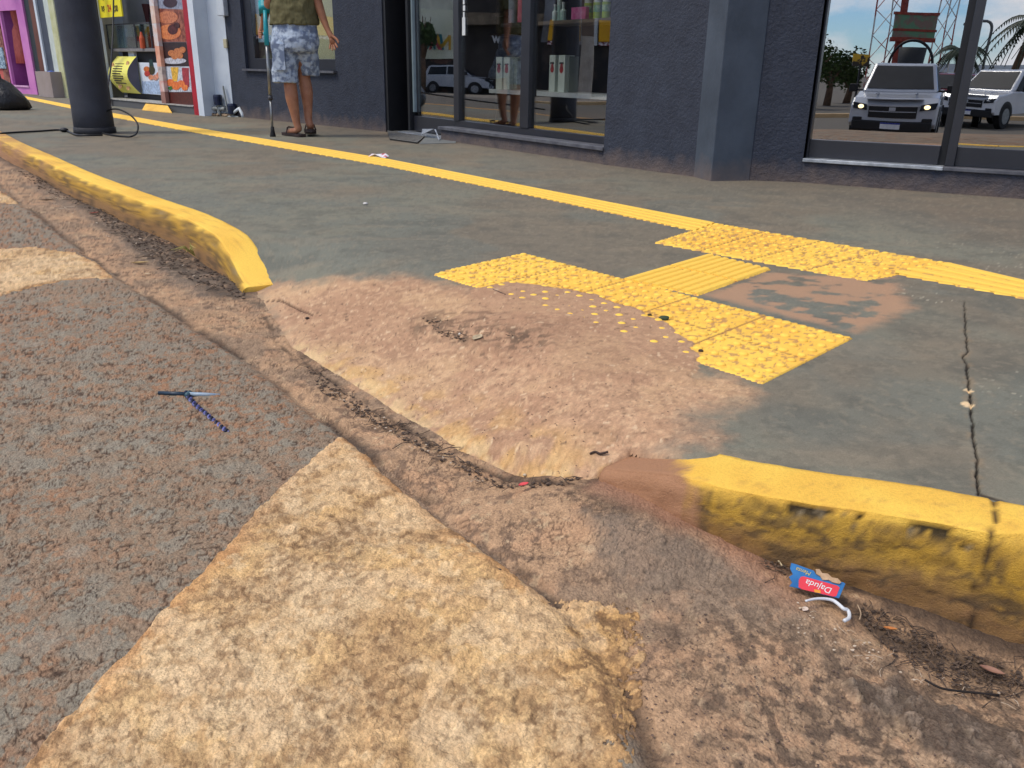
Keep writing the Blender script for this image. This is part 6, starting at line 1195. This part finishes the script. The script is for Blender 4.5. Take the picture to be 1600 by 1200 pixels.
def ang_of(a,b): return math.atan2(b[1]-a[1],b[0]-a[0])
s0_=FD.refl(662,146.5,z=-.9,d=dd); s1_=FD.refl(748,148.5,z=-.9,d=dd); an=ang_of(s0_,s1_); mid=(s0_+s1_)/2
car('parked_suv','silver hatchback parked across the street, mirrored in the left door glass',(s0_[0]+2.1*math.cos(an),s0_[1]+2.1*math.sin(an)),an,'suv',CSV,'car')
t0=FR.refl(1386,229,z=-.9,d=d2); t1_=FR.refl(1404,212,z=-.9,d=d2); an=ang_of(t1_,t0); 
tr=car('pickup_truck','silver pickup truck with lit headlights coming head on, mirrored in the corner window',(t0[0]-2.4*math.cos(an),t0[1]-2.4*math.sin(an)),an,'pickup',CSV,'pickup truck',lights=True)
t2_=FR.refl(1516,199,z=-.9,d=d2); t3_=FR.refl(1592,195,z=-.9,d=d2); an2=ang_of(t3_,t2_); 
car('pickup_truck','white single cab pickup seen from its side, mirrored in the right window panel',((t2_[0]+t3_[0])/2,(t2_[1]+t3_[1])/2),an2,'single',CWH,'pickup truck')
t4_=FR.refl(1474,200,z=-.9,d=d2); an3=an+.05
car('red_car','dark red car behind the silver pickup, mirrored in the corner window',(t4_[0]-3*math.cos(an3),t4_[1]-3*math.sin(an3)),an3,'suv',M('dark_red_car',srgb(120,40,44),.25,srgb(110,34,40),2,coat=.6),'car',lights=True)
# drum carried on the truck bed, in a hoop frame
bx=(t0[0]-4.2*math.cos(an),t0[1]-4.2*math.sin(an)); zt0=tr.location.z+1.17
dr=empty('black_drum',(bx[0],bx[1],zt0),'black drum inside a hoop frame carried on the pickup bed','drum')
m=MB(); m.tube([(bx[0],bx[1],zt0),(bx[0],bx[1],zt0+1.05)],[.26,.34],16); part(m,'drum_body',M('black_barrel',srgb(34,36,38),.6),dr)
m=MB(); m.tube([(bx[0]+.52*math.sin(an)*math.cos(q),bx[1]-.52*math.cos(an)*math.cos(q),zt0+.6+.62*math.sin(q)) for q in np.linspace(-.6,math.pi+.6,24)],.035,6); part(m,'hoop',PL,dr)
K2=vfr(FR,(1270,183),(1600,188),d2); m=MB(); m.fb(K2,-20,K2.L+30,-1.1,-.74,-.5,0); o=m.build('median_kerb',M('tan_kerb',srgb(206,176,130),.8),None); tag(o,None,None,kind='structure')
def rz_(px,py,dist,F_=FR,d=d2): return F_.refl(px,py,dist=dist,d=d)
# billboard
b_c=rz_(1432,40,40*F/1.0*1.0/1.) if False else None
def at_m(px,py,m_): return FR.refl(px,py,dist=m_*F,d=d2)
def RR(px,py,m_):
    r=ray(px,py); c=np.array([0,0,H]); q=FR.P+FR.n*d2; t=((q-c)@FR.n)/(r@FR.n); hit=c+r*t; rr=r-2*(r@FR.n)*FR.n; fwd=m_/F; return hit+rr*(fwd-t)
A_=RR(1399,40,38); B_=RR(1465,38,38); bf=Fr((A_[0],A_[1]),(B_[0],B_[1])); zt1=RR(1430,20,38)[2]; zb1=RR(1430,60,38)[2]
bb=empty('street_billboard',(A_[0],A_[1],-.9),'rusty framed brown and green billboard on a red post, mirrored in the corner window','billboard')
m=MB(); m.fb(bf,0,bf.L,zb1,zt1,-.15,0); m.build('board',M('billboard_print',srgb(120,100,90),.6,srgb(90,130,100),2.2,thr=(.42,.55)),bb); m=MB(); m.fb(bf,-.06,bf.L+.06,zb1-.08,zb1+.1,-.18,.03); m.fb(bf,-.06,bf.L+.06,zt1-.06,zt1+.06,-.18,.03); m.fb(bf,-.06,bf.L+.06,zb1+.35,zb1+.45,-.01,.03); m.build('frame',M('rust_red',srgb(150,62,44),.7,srgb(110,44,34),6),bb)
m=MB(); pq=bf.pt(bf.L*.25,0,-.3); m.tube([(pq[0],pq[1],-1),(pq[0],pq[1],zt1+2.4)],[.2,.15],10); m.build('post',M('rust_red',srgb(150,62,44),.7),bb)
def mast(px,base,m_,w_,h,lab):
    c=RR(px,110,m_); e=empty('lattice_mast',(c[0],c[1],-.9),lab,'mast'); m=MB(); n=int(h/1.2)
    cs=[(math.cos(q),math.sin(q)) for q in (0,2.09,4.19)]
    for k in range(n):
        z0=-.9+k*1.2; z1=z0+1.2; r0=w_*(1-k/n*.7); r1=w_*(1-(k+1)/n*.7)
        for i in range(3):
            a=cs[i];b=cs[(i+1)%3]; m.tube([(c[0]+a[0]*r0,c[1]+a[1]*r0,z0),(c[0]+a[0]*r1,c[1]+a[1]*r1,z1)],.04,4); m.tube([(c[0]+a[0]*r0,c[1]+a[1]*r0,z0),(c[0]+b[0]*r1,c[1]+b[1]*r1,z1)],.025,4)
    part(m,'lattice',M('mast_red_white',srgb(170,80,70),.6,srgb(200,196,190),.5,thr=(.48,.52)),e,smooth=False)
mast(1378,182,46,1.0,18,'red and white lattice mast left of the billboard, mirrored in the corner window'); mast(1466,182,50,.7,18,'slender red lattice mast right of the billboard, mirrored in the corner window')
A_=RR(1331,92,34); B_=RR(1358,92,34); yf_=Fr((A_[0],A_[1]),(B_[0],B_[1])); ya=RR(1345,83,34)[2]; yb=RR(1345,103,34)[2]; ys=empty('yellow_board',(A_[0],A_[1],-.9),'square yellow board with a dark emblem on a post, mirrored beside the pickup','sign')
m=MB(); m.fb(yf_,0,yf_.L,yb,ya,-.08,0); m.build('board',M('ochre_board',srgb(200,160,40),.6,srgb(50,44,34),2.2,thr=(.52,.56)),ys); m=MB(); m.fb(yf_,yf_.L*.45,yf_.L*.55,-.95,yb,-.1,-.02); m.build('post',PL,ys)
A_=RR(1450,100,52); B_=RR(1640,106,52); wf=Fr((A_[0],A_[1]),(B_[0],B_[1])); wt=RR(1530,99,52)[2]
wh=empty('low_white_pavilion',wf.pt(0,-.9,-2),'low white flat roofed building beyond the street, mirrored in the right window panel','building'); m=MB(); m.fb(wf,0,wf.L*1.3,-1,wt-.5,-5,0); m.build('wall',M('greyish_wall',srgb(150,140,126),.8,srgb(96,84,74),.7),wh); m=MB(); m.fb(wf,-.5,wf.L*1.3+.5,wt-.5,wt,-5.5,1); m.build('roof',WHITE,wh)
m=MB(); l0=RR(1553,180,44); l1=RR(1553,24,44); l2=RR(1508,36,44); l3=RR(1528,38,44); m.tube(curve_pts([(l1[0],l1[1],-.95),(l1[0],l1[1],l1[2]-1.5),(l1[0]*.7+l3[0]*.3,l1[1]*.7+l3[1]*.3,l3[2]+.1),(l2[0],l2[1],l2[2])],6),.07,6); o=m.build('street_lamp',M('lamp_post_grey',srgb(110,110,110),.5),None); tag(o,'curved grey street lamp beyond the street, mirrored beside the palms','street lamp')
FOL=M('foliage_green',srgb(70,92,44),.7,srgb(44,62,30),3,thr=(.42,.6)); PALMG=M('palm_green',srgb(54,68,42),.6,srgb(38,50,32),3); TRK=M('trunk_bark',srgb(110,86,66),.9,srgb(84,66,52),6)
def tree(name,pos,h,r,lab,seed,n=2600,grp='trees and palms across the street'):
    R=random.Random(seed); z0=pos[2]; e=empty(name,pos,lab,'tree',grp); m=MB()
    m.tube([(pos[0],pos[1],z0),(pos[0]+.1,pos[1],z0+h*.35),(pos[0]-.05,pos[1]+.1,z0+h*.6)],[.22,.16,.08],8)
    for k in range(6): a=R.uniform(0,6.28); m.tube([(pos[0]+.05,pos[1],z0+h*.38),(pos[0]+r*.4*math.cos(a),pos[1]+r*.4*math.sin(a),z0+h*.6),(pos[0]+r*.7*math.cos(a),pos[1]+r*.7*math.sin(a),z0+h*R.uniform(.65,.85))],[.1,.06,.02],5)
    part(m,'trunk',TRK,e); m=MB(); cl=[(R.uniform(-.6,.6)*r,R.uniform(-.6,.6)*r,z0+h*.65+R.uniform(-.4,.5)*r*.7,R.uniform(.3,.55)*r) for _ in range(14)]; vs=[];fs=[]
    for _ in range(n):
        c=R.choice(cl); v=Vector((R.gauss(0,1),R.gauss(0,1),R.gauss(0,1))).normalized()*c[3]*R.uniform(.6,1.05); p=Vector((pos[0]+c[0],pos[1]+c[1],c[2]))+v; s_=R.uniform(.06,.13); a=Vector((R.gauss(0,1),R.gauss(0,1),R.gauss(0,1))).normalized()*s_; b=a.orthogonal().normalized()*s_*.6; k=len(vs); vs+=[p-a,p+b,p+a,p-b]; fs.append((k,k+1,k+2,k+3))
    m.add(vs,fs); part(m,'crown',FOL,e,smooth=False)
def palm(pos,h,lab,seed,lean=.3,fr_=2.2):
    R=random.Random(seed); z0=pos[2]; e=empty('palm_tree',pos,lab,'palm tree','trees and palms across the street'); m=MB(); m.tube([(pos[0]+lean*(t**2),pos[1],z0+h*t) for t in np.linspace(0,1,8)],[.22,.19,.17,.16,.15,.15,.14,.12],9); part(m,'trunk',TRK,e)
    top_=Vector((pos[0]+lean,pos[1],z0+h)); m=MB(); vs=[];fs=[]
    for k in range(22):
        a=k*2.4+R.uniform(-.2,.2); el=R.uniform(-.1,1.0); L=fr_*R.uniform(.8,1.1); pts=[]
        for i in range(9):
            t=i/8; pts.append(top_+Vector((math.cos(a)*L*t*math.cos(el*.6),math.sin(a)*L*t*math.cos(el*.6),L*(math.sin(el)*t-1.15*t*t))))
        m.tube(pts,.02,4)
        for i in range(1,9):
            for u in range(3):
                p=pts[i-1].lerp(pts[i],u/3); d=(pts[i]-pts[i-1]).normalized(); sd=d.cross(Vector((0,0,1))).normalized()
                for q in(-1,1):
                    l_=.42*math.sin(math.pi*min(1,(i+u/3)/9+.12)); tip_=p+sd*q*l_*.8+d*l_*.4+Vector((0,0,-l_*.5)); k2=len(vs); vs+=[p-d*.05,p+d*.07,tip_]; fs.append((k2,k2+1,k2+2))
    m.add(vs,fs); part(m,'crown',PALMG,e,smooth=False)
def base_(px,m_): c=RR(px,150,m_); return (c[0],c[1],ZR1(c[0],c[1])-.02)
c=base_(1572,40); palm(c,RR(1590,40,40)[2]-c[2],'nearest tall palm with a broad dark crown, mirrored in the right window panel',1,.6,2.6)
c=base_(1488,46); palm(c,RR(1495,78,46)[2]-c[2],'smaller palm behind the street lamp, mirrored beside the window mullion',2,.1,1.9)
c=base_(1625,44); palm(c,RR(1620,30,44)[2]-c[2],'rightmost palm partly cut off by the picture edge in the mirror glass',5,.2,2.2)
for i,(px,m_,h,r,lab) in enumerate([(1290,44,2.9,1.5,'round green tree left of the mirrored pickup'),(1322,48,2.3,1.3,'lower bushy tree just behind the mirrored yellow board'),(1262,40,3.2,1.6,'tree half hidden by the window jamb in the mirror')]): tree('street_tree',base_(px,m_),h,r,lab,10+i,1800)
a=FD.refl(668,148,z=-.9,d=dd); a=FD.refl(660,148,z=-.9,d=dd); tree('street_tree',(a[0],a[1],-.9),5.0,.85,'dark tree before the cream shop, mirrored in the left door glass',20,3200)
